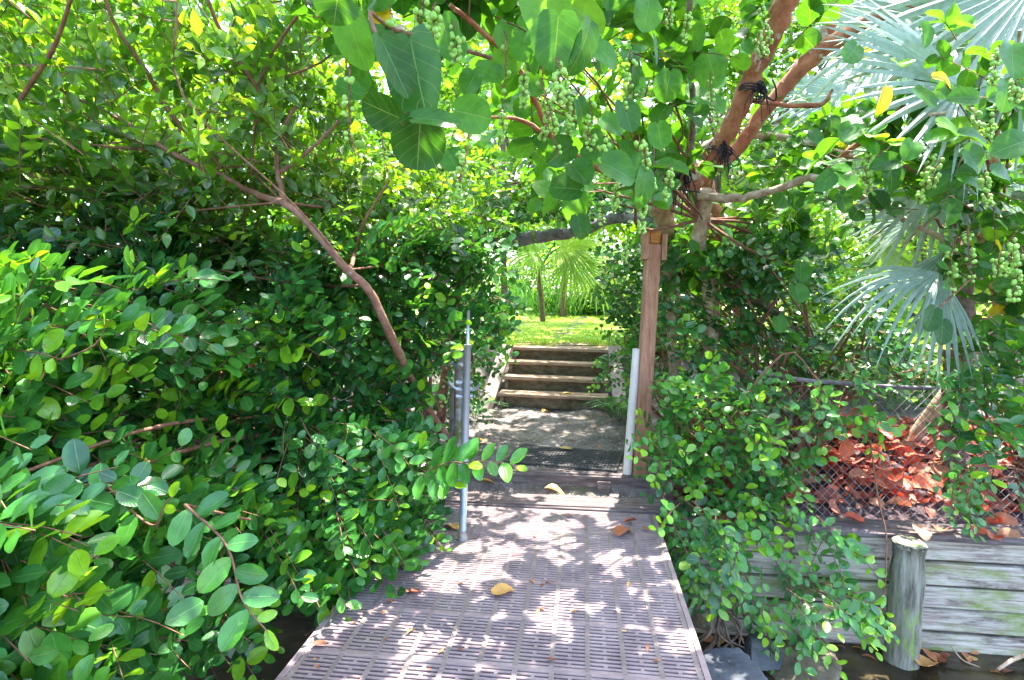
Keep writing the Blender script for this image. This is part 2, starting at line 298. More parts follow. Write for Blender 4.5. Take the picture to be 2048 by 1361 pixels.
M['chips'] = surf_mat('stone_chips', [(0.35, (0.12, 0.10, 0.09)), (0.5, (0.28, 0.25, 0.24)), (0.62, (0.52, 0.48, 0.47))], 60, rough=.9, bump=0)
m_, t_, b_, o_ = newmat('dark_canal_water')
nz = N(t_, 'ShaderNodeTexNoise', i_Scale=2.5, i_Detail=4.0); tc = N(t_, 'ShaderNodeTexCoord'); t_.links.new(tc.outputs['Object'], nz.inputs['Vector'])
t_.links.new(ramp(t_, [(0.35, (0.012, 0.010, 0.006)), (0.55, (0.04, 0.032, 0.018)), (0.7, (0.09, 0.07, 0.035))], nz.outputs['Fac']).outputs[0], b_.inputs['Base Color'])
b_.inputs['Roughness'].default_value = 0.04; b_.inputs['IOR'].default_value = 1.33
n2 = N(t_, 'ShaderNodeTexNoise', i_Scale=9.0, i_Detail=3.0); t_.links.new(tc.outputs['Object'], n2.inputs['Vector'])
bp = N(t_, 'ShaderNodeBump', i_Strength=0.12, i_Distance=0.02); t_.links.new(n2.outputs['Fac'], bp.inputs['Height']); t_.links.new(bp.outputs[0], b_.inputs['Normal'])
M['water'] = m_

# ---------------------------------------------------------------- leaves
def nrm(a): return a / (np.linalg.norm(a, axis=-1, keepdims=True) + 1e-9)
def leaf_tpl(kind):
    if kind == 'oval':    s = np.array([0, .12, .34, .58, .8, .94, 1.0]); w = np.array([.06, .52, .92, 1.0, .8, .42, .04])
    elif kind == 'pointed': s = np.array([0, .12, .3, .5, .72, .9, 1.0]); w = np.array([.05, .55, .93, 1.0, .72, .28, .02])
    elif kind == 'round': s = np.array([0, .05, .16, .33, .52, .7, .86, .96, 1.0]); w = np.array([.16, .62, .88, 1.0, 1.0, .9, .68, .36, .05])
    else:                 s = np.array([0, .25, .6, 1.0]); w = np.array([.06, .85, .9, .03])
    cols = np.array([-1, -.5, 0, .5, 1]) if kind == 'round' else np.array([-1, 0, 1.])
    S, Cc = np.meshgrid(s, cols, indexing='ij'); Wd = np.repeat(w[:, None], len(cols), 1)
    x = S.ravel(); y = (Wd * Cc).ravel() * 0.5; cv = Cc.ravel()
    if kind == 'round': x = x - 0.10 * (np.abs(cv) ** 1.5) * (S.ravel() < .1)     # heart-shaped base
    nc = len(cols); F = [(i * nc + j, (i + 1) * nc + j, (i + 1) * nc + j + 1, i * nc + j + 1) for i in range(len(s) - 1) for j in range(nc - 1)]
    return x, y, cv, np.array(F)
TPL = {k: leaf_tpl(k) for k in ('oval', 'pointed', 'round', 'low')}
def leaf_mesh(name, Lf, mat, parent, kind='oval', fold=0.18, curl=0.12, loc=None):
    """Lf: dict of arrays p (base), d (axis), n (normal), L, w, lv (world space)"""
    x, y, cv, F = TPL[kind]; n = len(Lf['L'])
    X = nrm(Lf['d']); Nn = Lf['n'] - (Lf['n'] * X).sum(-1, keepdims=True) * X; Z = nrm(Nn); Y = np.cross(Z, X)
    L = Lf['L'][:, None]; w = Lf['w'][:, None]
    fo = (fold * rng.uniform(.3, 1.5, n))[:, None]; cu = (curl * rng.uniform(-.6, 1.8, n))[:, None]
    wav = rng.uniform(0, 6.28, n)[:, None]
    zz = fo * np.abs(y)[None] * 2 * w * 0.8 - cu * L * (x[None] ** 2) + 0.035 * w * np.sin(x[None] * 9 + wav) * np.abs(cv)[None]
    V = Lf['p'][:, None] + X[:, None] * (x[None] * L)[..., None] + Y[:, None] * (y[None] * w)[..., None] + Z[:, None] * zz[..., None]
    k = len(x); V = V.reshape(-1, 3)
    Fa = (F[None] + (np.arange(n) * k)[:, None, None]).reshape(-1, 4)
    uv = np.tile(np.stack([x, cv * .5 + .5], -1), (n, 1)); lv = np.repeat(Lf['lv'], k)
    if parent is not None and loc is None: V = rel(parent, V)
    return mesh_from(name, V, Fa, mat, parent, uvs=uv, attr=lv)
def cat_leaves(ls): return {k: np.concatenate([l[k] for l in ls]) for k in ls[0]}
def sprigs(Pb, D, Nn, length, n, leaf, wid, spread=55, droop=0.15, jit=0.25, lv=(0.1, 0.75), new=0.04, lift=0.25):
    """leaf-bearing shoots; returns (leaf dict, twig polylines (S,4,3))"""
    S = len(Pb); D = nrm(D); length = np.broadcast_to(length, (S,)) * rng.uniform(.7, 1.25, S)
    Nn = nrm(Nn - (Nn * D).sum(-1, keepdims=True) * D); side = np.cross(Nn, D)
    out = []; base_lv = rng.uniform(lv[0], lv[1], S); isnew = rng.random(S) < new * 3
    sp = R(spread)
    for k in range(n):
        t = (k + .6) / n; pos = Pb + D * (length * t)[:, None]; pos[:, 2] -= droop * length * t * t
        sg = 1 if k % 2 else -1
        dd = D * math.cos(sp) * (1 if t < .9 else 1.8) + side * (sg * math.sin(sp)) + Nn * lift * rng.uniform(-.5, 1.2, S)[:, None] + rng.normal(0, jit, (S, 3))
        nn = Nn + rng.normal(0, jit * 1.1, (S, 3))
        sz = leaf * rng.uniform(.72, 1.15, S) * (1.0 - .3 * (t > .85)) * (0.8 if k == 0 else 1)
        v = np.clip(base_lv + rng.normal(0, .1, S), 0, .8)
        v = np.where(isnew & (t > .62), np.clip(rng.uniform(.84, 1.0, S), 0, 1), v)
        v = np.where(rng.random(S) < .006, 1.0, v)
        out.append(dict(p=pos + nrm(dd) * 0.006, d=dd, n=nn, L=sz, w=sz * wid * rng.uniform(.85, 1.15, S), lv=v))
    ts = np.array([-.15, .3, .7, 1.0]); tw = Pb[:, None] + D[:, None] * (length[:, None] * ts)[..., None]
    tw[..., 2] -= droop * length[:, None] * ts * ts * (ts > 0)
    return cat_leaves(out), tw
def twig_mesh(name, tws, rads, mat, parent, extra=None):
    """all (S,K,3) polylines as 3-sided tubes"""
    Vs, Fs, n0 = [], [], 0
    for tw, r in zip(tws, rads):
        S, K, _ = tw.shape; T = nrm(np.gradient(tw, axis=1)); U = nrm(np.cross(T, np.array([.3, .2, 1.]))); B = np.cross(T, U)
        rr = np.linspace(1, .45, K)[None, :, None] * r
        ring = [tw + (U * math.cos(a) + B * math.sin(a)) * rr for a in (0, 2.1, 4.2)]
        V = np.stack(ring, 2).reshape(-1, 3); i = np.arange(S * K).reshape(S, K)[:, :-1].ravel() * 3
        F = np.concatenate([np.stack([i + a, i + b, i + 3 + b, i + 3 + a], -1) for a, b in ((0, 1), (1, 2), (2, 0))])
        Vs.append(V); Fs.append(F + n0); n0 += len(V)
    if extra is not None and extra.V:
        Vs.append(np.concatenate(extra.V)); Fs.append(np.array([f for f in extra.F if len(f) == 4]) + n0)
    V = np.concatenate(Vs)
    return mesh_from(name, rel(parent, V) if parent is not None else V, np.concatenate(Fs), mat, parent)
def in_poly(x, y, poly):
    poly = np.array(poly, float); c = np.zeros(len(x), bool); j = len(poly) - 1
    for i in range(len(poly)):
        xi, yi = poly[i]; xj, yj = poly[j]
        c ^= ((yi > y) != (yj > y)) & (x < (xj - xi) * (y - yi) / (yj - yi + 1e-12) + xi); j = i
    return c
def region(n, poly, dfun, spread, holes=()):
    """n points seen inside a photo polygon, lying behind the front surface dfun(px,py) by up to spread metres"""
    pl = np.array(poly, float); lo, hi = pl.min(0), pl.max(0); X = []; Y = []
    while sum(map(len, X)) < n:
        x = rng.uniform(lo[0], hi[0], n * 2); y = rng.uniform(lo[1], hi[1], n * 2); k = in_poly(x, y, poly)
        for h in holes: k &= ~in_poly(x, y, h)
        X.append(x[k]); Y.append(y[k])
    x = np.concatenate(X)[:n]; y = np.concatenate(Y)[:n]
    d0 = dfun(x, y) if callable(dfun) else np.full(n, float(dfun))
    lump = 0.16 * np.sin(x / 61 + y / 83) + 0.14 * np.sin(x / 37 - y / 45 + 2) + 0.1 * np.sin(y / 29)
    d = d0 + lump * .6 + np.minimum(rng.exponential(.42, n), 1.0) * spread
    return P(x, y, d), x, y
def limbs(mb, root_pts, tips, r0=0.022, sag=0.25, k=9):
    """wood from the root point(s) to points in the crown"""
    for tp in tips:
        a = root_pts[rng.integers(len(root_pts))]; q = np.array(tp)
        m1 = a + (q - a) * .35 + np.array([0, 0, sag * rng.uniform(.3, 1.3)]) + rng.normal(0, .10, 3)
        m2 = a + (q - a) * .72 + np.array([0, 0, sag * rng.uniform(.2, 1)]) + rng.normal(0, .08, 3)
        c = catmull([a, m1, m2, q], 4); mb.tube(c, np.linspace(r0 * rng.uniform(.6, 1.1), .004, len(c)), 6, rough=.06)

def shrub(name, label, cat, base, parts, wood, mat, kind='oval', nlimb=22, trunks=3, group=None, lows=None, extra_leaves=None, r0=.022, fold=.18, hand=()):
    """base (world x,y,z); parts: list of (points, D, N, kwargs)"""
    root = empty(name, base, label, cat, group)
    LL, TW, RD, allp = [], [], [], []
    for Pp, D, Nn, kw in parts:
        l, tw = sprigs(Pp, D, Nn, **kw); LL.append(l); TW.append(tw); RD.append(.0032 if kw['leaf'] < .14 else .005); allp.append(Pp)
    if extra_leaves: LL += extra_leaves
    lv = cat_leaves(LL)
    allp = np.concatenate(allp)
    mb = MB(); b = np.array(base, float)
    roots = [b + np.array([rng.uniform(-.18, .18), rng.uniform(-.12, .12), 0]) for _ in range(trunks)]
    if nlimb:
        idx = rng.choice(len(allp), min(nlimb, len(allp)), replace=False)
        for r_ in roots: r_[2] -= .06
        limbs(mb, roots, allp[idx], r0=r0)
    for hb in hand: pix_tube(mb, hb, sides=8)
    leaf_mesh('foliage', lv, M[mat], root, kind, fold=fold)
    twig_mesh('branches', TW, RD, M['twig'], root, mb)
    return root, len(lv['L'])

# ================================================================ SETTING
def sst(a, b, x):
    t = np.clip((x - a) / (b - a), 0, 1); return t * t * (3 - 2 * t)
def hgt(u, v):
    path = 1 - sst(.85, 1.25, np.abs(u - .05 + 0 * v))
    low = -.035 + .13 * sst(.40, .46, v)
    side = -.045 + .36 * sst(.1, 1.6, v) + .44 * sst(1.8, 4.2, v)
    mid = low + .63 * sst(3.0, 4.0, v)
    z = side * (1 - path) + mid * path
    z = z + .31 * sst(4.0, 16, v)
    z = z + (.012 * np.sin(u * 9 + v * 4) + .012 * np.sin(v * 11 - u * 6)) * sst(.5, .9, v)
    return np.where(v < .06, -1.25, z)
def grid_sheet(name, us, vs, hf, mat, kind, dz=0.0, parent=None):
    U, Vv = np.meshgrid(us, vs, indexing='ij'); Z = hf(U, Vv) + dz
    pts = np.array([OX, OY, 0]) + eu * U[..., None] + ev * Vv[..., None]; pts[..., 2] = Z
    a, b = len(us), len(vs); i = (np.arange(a - 1)[:, None] * b + np.arange(b - 1)[None]).ravel()
    F = np.stack([i, i + b, i + b + 1, i + 1], -1)
    o = mesh_from(name, pts.reshape(-1, 3), F, mat, None); o['kind'] = kind; return o
us = np.concatenate([[-220, -80, -30, -14, -8], np.arange(-6, 6.01, .075), [8, 14, 30, 80, 220]])
vs = np.concatenate([[-200, -60, -15, -4, -1, 0, .055], np.arange(.065, 5, .06), np.arange(5.2, 20, .6), [24, 40, 90, 240]])
grid_sheet('ground', us, vs, hgt, M['soil'], 'structure')
us2 = np.arange(-9, 12.01, .25); vs2 = np.arange(3.95, 24, .25)
grid_sheet('lawn', us2, vs2, hgt, M['lawn'], 'structure', .012)
us3 = np.array([-200, -30, -6, 0, 6, 30, 200.]); vs3 = np.array([-200, -30, -5, -1, .05])
grid_sheet('water', us3, vs3, lambda u, v: np.full(u.shape, -.72), M['water'], 'structure')
# mulch strip on the bank behind the sea wall on the right
us4 = np.arange(1.0, 5.2, .05); vs4 = np.arange(.07, 1.7, .04)
rr = np.random.default_rng(5); jit = rr.normal(0, .008, (len(us4), len(vs4)))
grid_sheet('mulch_bank', us4, vs4, lambda u, v: hgt(u, v) + jit + .012, M['mulch'], 'structure')

def blades(name, n, ulo, uhi, vlo, vhi, h, mat, label, clump=None, wd=.005, lean=.5, kind='stuff', parent=None, dens=None):
    u = rng.uniform(ulo, uhi, n); v = rng.uniform(vlo, vhi, n) if dens is None else vlo + (vhi - vlo) * rng.random(n) ** dens
    b = np.array([OX, OY, 0]) + eu * u[:, None] + ev * v[:, None]; b[:, 2] = hgt(u, v)
    d = np.stack([rng.normal(0, lean, n), rng.normal(0, lean, n), np.ones(n)], -1)
    hh = h * rng.uniform(.4, 1.3, n)
    L = dict(p=b, d=d, n=np.stack([rng.normal(0, 1, n), rng.normal(-.5, 1, n), rng.normal(0, .2, n)], -1), L=hh, w=np.full(n, wd) * rng.uniform(.7, 1.3, n), lv=np.clip(rng.normal(.5, .25, n), 0, 1))
    o = leaf_mesh(name, L, mat, parent, 'low', fold=.1, curl=.35)
    if kind: o['kind'] = kind
    if label: o['label'] = label; o['category'] = 'grass'
    return o
blades('grass', 34000, -2.6, 4.2, 3.9, 15, .05, M['grass'], 'sunlit short lawn grass beyond the wooden steps', dens=1.7, wd=.007)
blades('rough_grass', 5000, -2.2, 3.2, 3.55, 4.3, .08, M['grass'], 'rough longer grass on the bank edge above the steps', wd=.006, lean=.7)

# ================================================================ WALKWAY
RZ = -A
def put(name, u, v, z, label, cat, group=None, rz=0.0): return empty(name, W(u, v, z), label, cat, group, RZ + rz)
gw = put('walkway', 0, -.02, 0, 'pinkish grey slotted plastic walkway running from the camera to the bank', 'walkway')
HW, PD = .755, .305
def grating(seed):
    mb = MB(); pit = .02285; nrow = 13; y = -PD + .008
    ribs = np.linspace(-HW + .02, HW - .02, 12)
    for i in range(nrow + 1):
        yy = y + i * pit * .985
        w2 = .0062 if 0 < i < nrow else .0095
        mb.box((-HW, yy - w2, -.022), (HW, yy + w2, 0), .0022)
        if i < nrow:
            for j in range(len(ribs) - 1 if (i + seed) % 2 else 0):
                c0, c1 = ribs[j], ribs[j + 1]; f = .5
                cx = c0 + (c1 - c0) * f; mb.box((cx - .007, yy + w2 - .002, -.02), (cx + .007, yy + pit * .985 - w2 + .004, -.0012))
    for x in ribs: mb.box((x - .0095, -PD + .003, -.026), (x + .0095, -.003, .0008), 0, 1)
    return mb
ga = grating(0).build('grating_panel', [M['grate'], M['rib']], gw)
ga.location = (0, -.0, 0)
for i in range(1, 19):
    g = ga.copy(); col.objects.link(g); g.parent = gw
    g.location = (rng.normal(0, .0015), -i * (PD + .003), rng.normal(0, .001)); g.rotation_euler = (0, rng.normal(0, .001), rng.normal(0, .0012))
for s in (-1, 1):
    mb = MB(); mb.box((s * (HW + .004) - .012, -5.85, -.15), (s * (HW + .004) + .012, .0, .004), .002); mb.build('side_rail', M['grate'], gw)
for x in (-.5, 0, .5):
    mb = MB(); mb.box((x - .03, -5.8, -.17), (x + .03, -.02, -.03)); mb.build('joist', M['timber'], gw)

# sea wall (right and left of the walkway), cap, threshold, step
def wall(name, u0, u1, label, joints, pm='plank'):
    w = put(name, 0, 0, 0, label, 'wall'); PH = .142
    for k in range(5):
        z1 = -.045 - k * PH; xs = [u0] + [j for j in joints if u0 < j < u1] + [u1]
        for a, b in zip(xs[:-1], xs[1:]):
            mb = MB(); off = rng.normal(0, .004); dz = rng.normal(0, .003)
            mb.box((a + .004, -.075 + off, z1 - PH + .012 + dz), (b - .004, -.03 + off, z1 - .002 + dz), .005, 0, .0015)
            for nu in np.arange(a + .12, b - .05, .8):
                for nz_ in (.035, .105): cx_ = nu + rng.normal(0, .01); mb.box((cx_ - .005, -.081 + off, z1 - nz_ - .005), (cx_ + .005, -.074 + off, z1 - nz_ + .005), 0, 1)
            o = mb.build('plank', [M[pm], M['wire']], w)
    mb = MB(); mb.box((u0, -.028, -1.3), (u1, .05, -.05)); mb.build('backing', M['timber'], w)
    mb = MB()
    xs = np.arange(u0, u1, .22); V = []; F = []
    prof = [(-.115, -.042), (-.118, -.012), (-.10, .002), (.03, .004), (.085, -.004), (.09, -.042)]
    for x in list(xs) + [u1]:
        for (y, z) in prof: V.append((x, y + rng.normal(0, .005), z + rng.normal(0, .004)))
    n = len(prof)
    for i in range(len(xs)):
        for j in range(n): F.append((i * n + j, (i + 1) * n + j, (i + 1) * n + (j + 1) % n, i * n + (j + 1) % n))
    F += [tuple(range(n)), tuple(range(len(V) - 1, len(V) - 1 - n, -1))]
    mb.add(V, F); mb.build('cap_beam', M['timber'], w)
    return w
wall('timber_wall', .82, 6.5, 'weathered grey plank sea wall with green algae right of the walkway', [2.13, 4.6])
wall('timber_wall', -7, -.82, 'shaded plank sea wall under the leaves left of the walkway', [-1.3, -3.4, -5.4], 'riser')  # darker brown wood, puts the shade under the leaves into the colour
w = put('threshold_beam', 0, 0, 0, 'dark old timber sill at the landward end of the walkway', 'beam')
mb = MB(); mb.box((-1.05, .0, -.06), (1.05, .21, .022), .012, 0, .004); mb.build('beam', M['timber'], w)
mb = MB(); mb.box((-.82, -.06, -.7), (.82, -.028, -.05), .004); mb.build('face_board', M['timber'], w)
w = put('timber_step', 0, 0, 0, 'low dark timber edging step in front of the rubber mat', 'step')
mb = MB(); mb.box((-.85, .43, -.05), (.80, .50, .098), .01, 0, .004); mb.build('beam', M['timber'], w)
for x in (-.6, .42):
    mb = MB(); mb.box((x, .385, -.05), (x + .09, .43, .06), .006, 0, .003); mb.build('stake', M['timber'], w)
# piling
pu, pv = uv_of(2.235, 3.02)
w = put('mooring_post', pu, pv, -.9, 'round weathered mooring post streaked with green algae in front of the plank wall', 'post')
mb = MB(); zs = np.linspace(0, .88, 14); mb.tube([(rng.normal(0, .002) + .012 * z, 0, z) for z in zs], np.where(zs > .80, .080, .088 - .006 * zs) + rng.normal(0, .0018, 14), 26, rough=.028); mb.build('post_shaft', M['pile'], w, smooth=True)
mb = MB(); a = np.linspace(0, 2 * np.pi, 20, endpoint=False); mb.tube([(.011, 0, .86), (.011, 0, .887), (.011, 0, .893)], [.080, .078, .068], 20); mb.build('post_end', M['pile'], w)

# landing props: rubber ring mat
mt = empty('rubber_mat', (.42, 4.27, .108), 'black rubber doormat with square holes on the landing', 'mat', None, R(-17))
mb = MB(); nx, ny, wx, wy = 34, 19, .84, .50
for i in range(nx + 1): x = -wx / 2 + wx * i / nx; mb.box((x - .0045, -wy / 2, -.002), (x + .0045, wy / 2, .010))
for j in range(ny + 1): y = -wy / 2 + wy * j / ny; mb.box((-wx / 2, y - .0045, -.001), (wx / 2, y + .0045, .011 if j % 2 else .0135))
mb.build('mat_grid', M['rubber'], mt)
mb = MB()
for s in (-1, 1):
    mb.box((-wx / 2 - .012, s * wy / 2 - .012, -.003), (wx / 2 + .012, s * wy / 2 + .012, .012), .003)
    mb.box((s * wx / 2 - .012, -wy / 2 + .013, -.003), (s * wx / 2 + .012, wy / 2 - .013, .0118), .003)
mb.build('mat_border', M['rubber'], mt)

# loose gravel on the landing and between the timbers
def gravel(n, lo, hi, rmin, rmax, uv_box, z0=None):
    import bmesh
    bm = bmesh.new(); bmesh.ops.create_icosphere(bm, subdivisions=1, radius=1); sv = np.array([v.co[:] for v in bm.verts]); sf = np.array([[v.index for v in f.verts] for f in bm.faces]); bm.free()
    u = rng.uniform(uv_box[0], uv_box[1], n); v = rng.uniform(uv_box[2], uv_box[3], n); c = np.array([OX, OY, 0]) + eu * u[:, None] + ev * v[:, None]
    r_ = (rmin + (rmax - rmin) * rng.random(n) ** 3)[:, None, None]; c[:, 2] = hgt(u, v) + r_[:, 0, 0] * .25
    V = c[:, None] + sv[None] * r_ * rng.uniform(.6, 1.3, (n, 1, 3)) * [1, 1, .7] * (1 + rng.normal(0, .12, (n, len(sv), 1)))
    return V.reshape(-1, 3), (sf[None] + (np.arange(n) * len(sv))[:, None, None]).reshape(-1, 3)
for nm, args, lab in (('gravel', (2600, 0, 0, .003, .013, (-1.0, 1.0, .52, 2.75)), 'scattered stone chips on the landing'), ('gravel', (2200, 0, 0, .003, .011, (-1.0, 1.0, .20, .43)), 'pale crushed stone between the two timber beams')):
    V, F = gravel(*args); o = mesh_from(nm, V, F, M['chips'], None, smooth=False); o['kind'] = 'stuff'; o['label'] = lab; o['category'] = 'gravel'
# stairs
st = empty('wooden_stairs', (.45, 6.17, .06), 'weathered wooden staircase of four treads climbing from the landing to the lawn', 'staircase', None, R(-11))
SW = .63
zt = [.27, .425, .58, .735]; run = .265
for k, z in enumerate(zt):
    zz = z - .06; y = k * run; tilt = -.012
    for q in range(2):
        mb = MB(); ax = [[1, 0, tilt], [0, 1, 0], [-tilt, 0, 1]]
        mb.obox((0, y + .07 + q * .138, zz - .018), (SW * 2 + .0, .132, .036), ax, .005, 0, .002); mb.build('tread', M['tread'], st)
    mb = MB(); mb.box((-SW + .03, y + .10, zz - .175), (SW - .03, y + .125, zz - .037), 0, 0, .002); mb.build('riser', M['riser'], st)
    for s in (-1, 1):
        mb = MB(); mb.box((s * (SW - .045) - .022, y + .03, zz - .165), (s * (SW - .045) + .022, y + .098, zz - .038), .003); mb.build('bracket', M['riser'], st)
for q in range(3):
    mb = MB(); mb.box((-SW - .02, 4 * run + .02 + q * .15, .675 - .035 + q * .012), (SW + .05, 4 * run + .155 + q * .15, .675 + q * .012), .005, 0, .003); mb.build('top_board', M['tread'], st)
for s in (-1, 1):
    # side boards: broad face towards the viewer, laid along the slope and splayed outwards
    a = np.array([s * (SW + .15), -.06, -.05]); b = np.array([s * (SW + .055), 3 * run - .02, .70]); ax = nrm(b - a); xa = np.array([1., 0, 0]); xa = nrm(xa - ax * xa.dot(ax)); ya = np.cross(ax, xa)
    mb = MB(); mb.obox((a + b) / 2, (.155, .05, np.linalg.norm(b - a)), [xa, ya, ax], .004, 0, .002); mb.build('side_board', M['stringer'], st)

# wooden gate post with cheek boards
base = G(1276, 975, 0.0)
pr = empty('gate_post', base, 'tall reddish wooden post with two cheek boards clamping an orange block at its top', 'post')
def leaning(mb, p0, p1, sx, sy, ch=.003, rz=.12):
    ax = nrm(p1 - p0); xa = np.array([math.cos(-A + rz), math.sin(-A + rz), 0]); xa = nrm(xa - ax * xa.dot(ax)); ya = np.cross(ax, xa)
    mb.obox((p0 + p1) / 2, (sx, sy, np.linalg.norm(p1 - p0)), [xa, ya, ax], ch, 0, .001); return xa, ya, ax
d0 = base[1]
p0 = base + np.array([0, 0, -.08]); p1 = P(1306, 490, d0)
mb = MB(); xa, ya, ax = leaning(mb, p0, p1, .098, .085); mb.build('post_shaft', M['post'], pr, world=True)
for s, (ytop, ybot) in ((-1, (458, 520)), (1, (470, 522))):
    q0 = P(1306 + s * 17.5, ybot, d0); q1 = P(1308 + s * 18, ytop, d0); mb = MB(); leaning(mb, q0 + ya * -.01, q1 + ya * -.01, .036, .11); mb.build('cheek_board', M['post'], pr, world=True)
mb = MB(); leaning(mb, p1 + ax * .004, p1 + ax * .10, .084, .10, .012); mb.build('block', M['block'], pr, world=True)
# white plastic pipe
base = G(1251, 975, 0.0); pp = empty('plastic_pipe', base, 'white plastic pipe standing against the wooden gate post', 'pipe')
mb = MB(); q1 = P(1274, 698, base[1] + .02); p0 = base + np.array([0, 0, -.05]); axp = q1 - p0
mb.tube([p0, p0 + axp * .5, q1], .031, 18, caps=False); mb.tube([q1, q1 - axp * .98], .026, 18, caps=False); V = mb
mb.build('pipe_wall', M['pvc'], pp, smooth=True, world=True)

# steel handrail stanchion standing on the walkway
base = G(925, 1080, 0.0); sp_ = empty('steel_pipe', base, 'upright galvanised steel pipe standing on the left of the walkway', 'pipe')
q = P(935, 690, base[1]); q2 = P(937, 622, base[1])
mb = MB(); mb.tube([base, base + (q - base) * .5, q], .0205, 16); mb.build('pipe_shaft', M['galv'], sp_, smooth=True, world=True)
mb = MB(); mb.tube([q - np.array([0, 0, .02]), q2], .0085, 12); mb.build('pipe_tip', M['galv'], sp_, smooth=True, world=True)
mb = MB(); mb.tube([base + [0, 0, .0], base + [0, 0, .055]], .025, 16); mb.build('foot_sleeve', M['oldpipe'], sp_, smooth=True, world=True)
# old fence post behind with bands and fork latch, chain link on its left
base = np.array([*W(-.62, .40)[:2], -.02]); fl = empty('chain_link_fence', base, 'old mossy steel gate post and chain link panel left of the steel pipe', 'fence')
dd = base[1]
mb = MB(); mb.tube([P(913, 960, dd), P(916, 830, dd), P(918, 702, dd)], .031, 16); mb.build('post', M['oldpipe'], fl, smooth=True, world=True)
mb = MB(); mb.tube([P(905, 955, dd + .25), P(906, 775, dd + .25)], .024, 14); mb.build('post', M['oldpipe'], fl, smooth=True, world=True)
mb = MB(); c = P(918, 727, dd); mb.tube([c - [0, 0, .018], c + [0, 0, .018]], .038, 16); mb.tube([c + [-.035, -.02, 0], c + [-.085, -.03, .012]], .012, 8); mb.build('band', M['galv'], fl, smooth=True, world=True)
mb = MB(); c = P(929, 778, 3.03 + .35)
for dz_ in (-.045, 0, .04): mb.tube([c + [-.045, 0, dz_], c + [0, -.03, dz_], c + [.045, 0, dz_]], .014, 10)
mb.tube(catmull([c + [0, 0, .0], c + [.06, 0, -.005], c + [.10, -.02, .035]], 5), .010, 8)
mb.tube(catmull([c + [0, 0, .0], c + [-.06, 0, .005], c + [-.10, -.02, .05]], 5), .010, 8)
mb.tube([c + [0, -.03, -.05], c + [0, -.035, .045]], .012, 8); mb.build('fork_latch', M['galv'], fl, smooth=True, world=True)
def chain(u0, u1, v, z0f, z1, cell=.055, rad=.0016, lean=0.0):
    """diamond wire mesh"""
    mb = MB(); H = 1.0; us_ = np.arange(u0 - 1.0, u1 + .01, cell)
    for s in (1, -1):
        for a in np.arange(u0 - 1.2, u1 + 1.2, cell):
            pts = []
            for t in np.linspace(0, 1, 9):
                z = z0f + (z1 - z0f) * t; u = a + s * (z - z0f) * .95
                if u0 <= u <= u1: pts.append(W(u + rng.normal(0, .0012), v + lean * (z - z0f) + .03 * math.sin(u * 3) + (.002 if s > 0 else -.002), z - .008 * math.sin(u * 5)))
            if len(pts) > 1: mb.tube(pts, rad, 3, caps=False)
    return mb
chain(-2.2, -.68, .42, 0, .75).build('wire_mesh', M['wire'], fl, world=True)
# chain link fence on the right bank
fr = put('chain_link_fence', 1.05, .13, 0, 'sagging rusty chain link fence along the bank above the plank sea wall', 'fence')
chain(1.0, 5.0, .12, -.02, .80, rad=.0021, lean=.10).build('wire_mesh', M['wire'], fr, world=True)
mb = MB(); tops = [(1515, 745), (1600, 760), (1700, 768), (1780, 774), (1862, 777)]
mb.tube(catmull([P(x, y, 3.55 - .00062 * (x - 1500)) for x, y in tops], 4), .0135, 10, rough=.09); mb.build('top_rail', M['railbark'], fr, smooth=True, world=True)
for u in (4.2,):
    mb = MB(); mb.tube([W(u, .16, -.1), W(u, .22, .86)], .022, 12); mb.build('post', M['oldpipe'], fr, smooth=True, world=True)
# hanging cord by the mooring post
mb = MB(); mb.tube(catmull([P(1740, 880, 3.2), P(1757, 1000, 3.08), P(1772, 1065, 3.0), P(1772, 1130, 2.93), P(1768, 1190, 2.92), P(1762, 1222, 2.92)], 5), .0042, 6)
o = mb.build('hanging_cord', M['twig'], None, smooth=True); tag(o, 'thin brown cord hanging down the plank wall just left of the mooring post', 'cord')

# rocks at the waterline
def rock(px, py, d, sx, sy, sz, label, mat='rock', seed=0):
    r_ = np.random.default_rng(seed); c = P(px, py, d)
    import bmesh
    bm = bmesh.new(); bmesh.ops.create_icosphere(bm, subdivisions=5, radius=1)
    ax = [r_.normal(0, 1, 3) for _ in range(9)]; ax = [a / np.linalg.norm(a) for a in ax]; of = [r_.uniform(.38, .8) for _ in ax]
    for v in bm.verts:
        p = np.array(v.co)
        for a, f in zip(ax, of):
            dd_ = p.dot(a) - f
            if dd_ > 0: p = p - a * dd_ * .92
        p *= 1 + .02 * math.sin(p[0] * 23 + p[1] * 19 + seed) + .012 * math.sin(p[2] * 47 - p[0] * 41) + .03 * math.sin(p[0] * 9 + seed) * math.sin(p[1] * 8) + .015 * math.sin(p[2] * 21 + p[0] * 17)
        v.co = (p[0] * sx, p[1] * sy, p[2] * sz)
    me = bpy.data.meshes.new('rock'); bm.to_mesh(me); bm.free()
    for p_ in me.polygons: p_.use_smooth = True
    me.materials.append(M[mat]); o = bpy.data.objects.new('rock', me); col.objects.link(o); o.location = c
    o.rotation_euler = (r_.uniform(-.2, .2), r_.uniform(-.2, .2), r_.uniform(0, 6)); return tag(o, label, 'rock', 'rocks at the waterline')
rock(1455, 1362, 2.66, .24, .20, .09, 'large slate grey rock in the water beside the walkway', 'rock', 3)
rock(1515, 1312, 2.95, .16, .13, .08, 'second slate grey rock behind the large one, under the hanging leaves', 'rock', 5)
rock(1392, 1235, 3.1, .13, .12, .10, 'small brown rock between the walkway edge and the plank wall', 'rock2', 7)
rock(190, 1150, 2.35, .27, .20, .16, 'rounded brown boulder behind the leaves at the far left', 'rock2', 9)
rock(245, 1130, 2.45, .12, .10, .13, 'small tan stone leaning on the rounded brown boulder', 'rock2', 12)
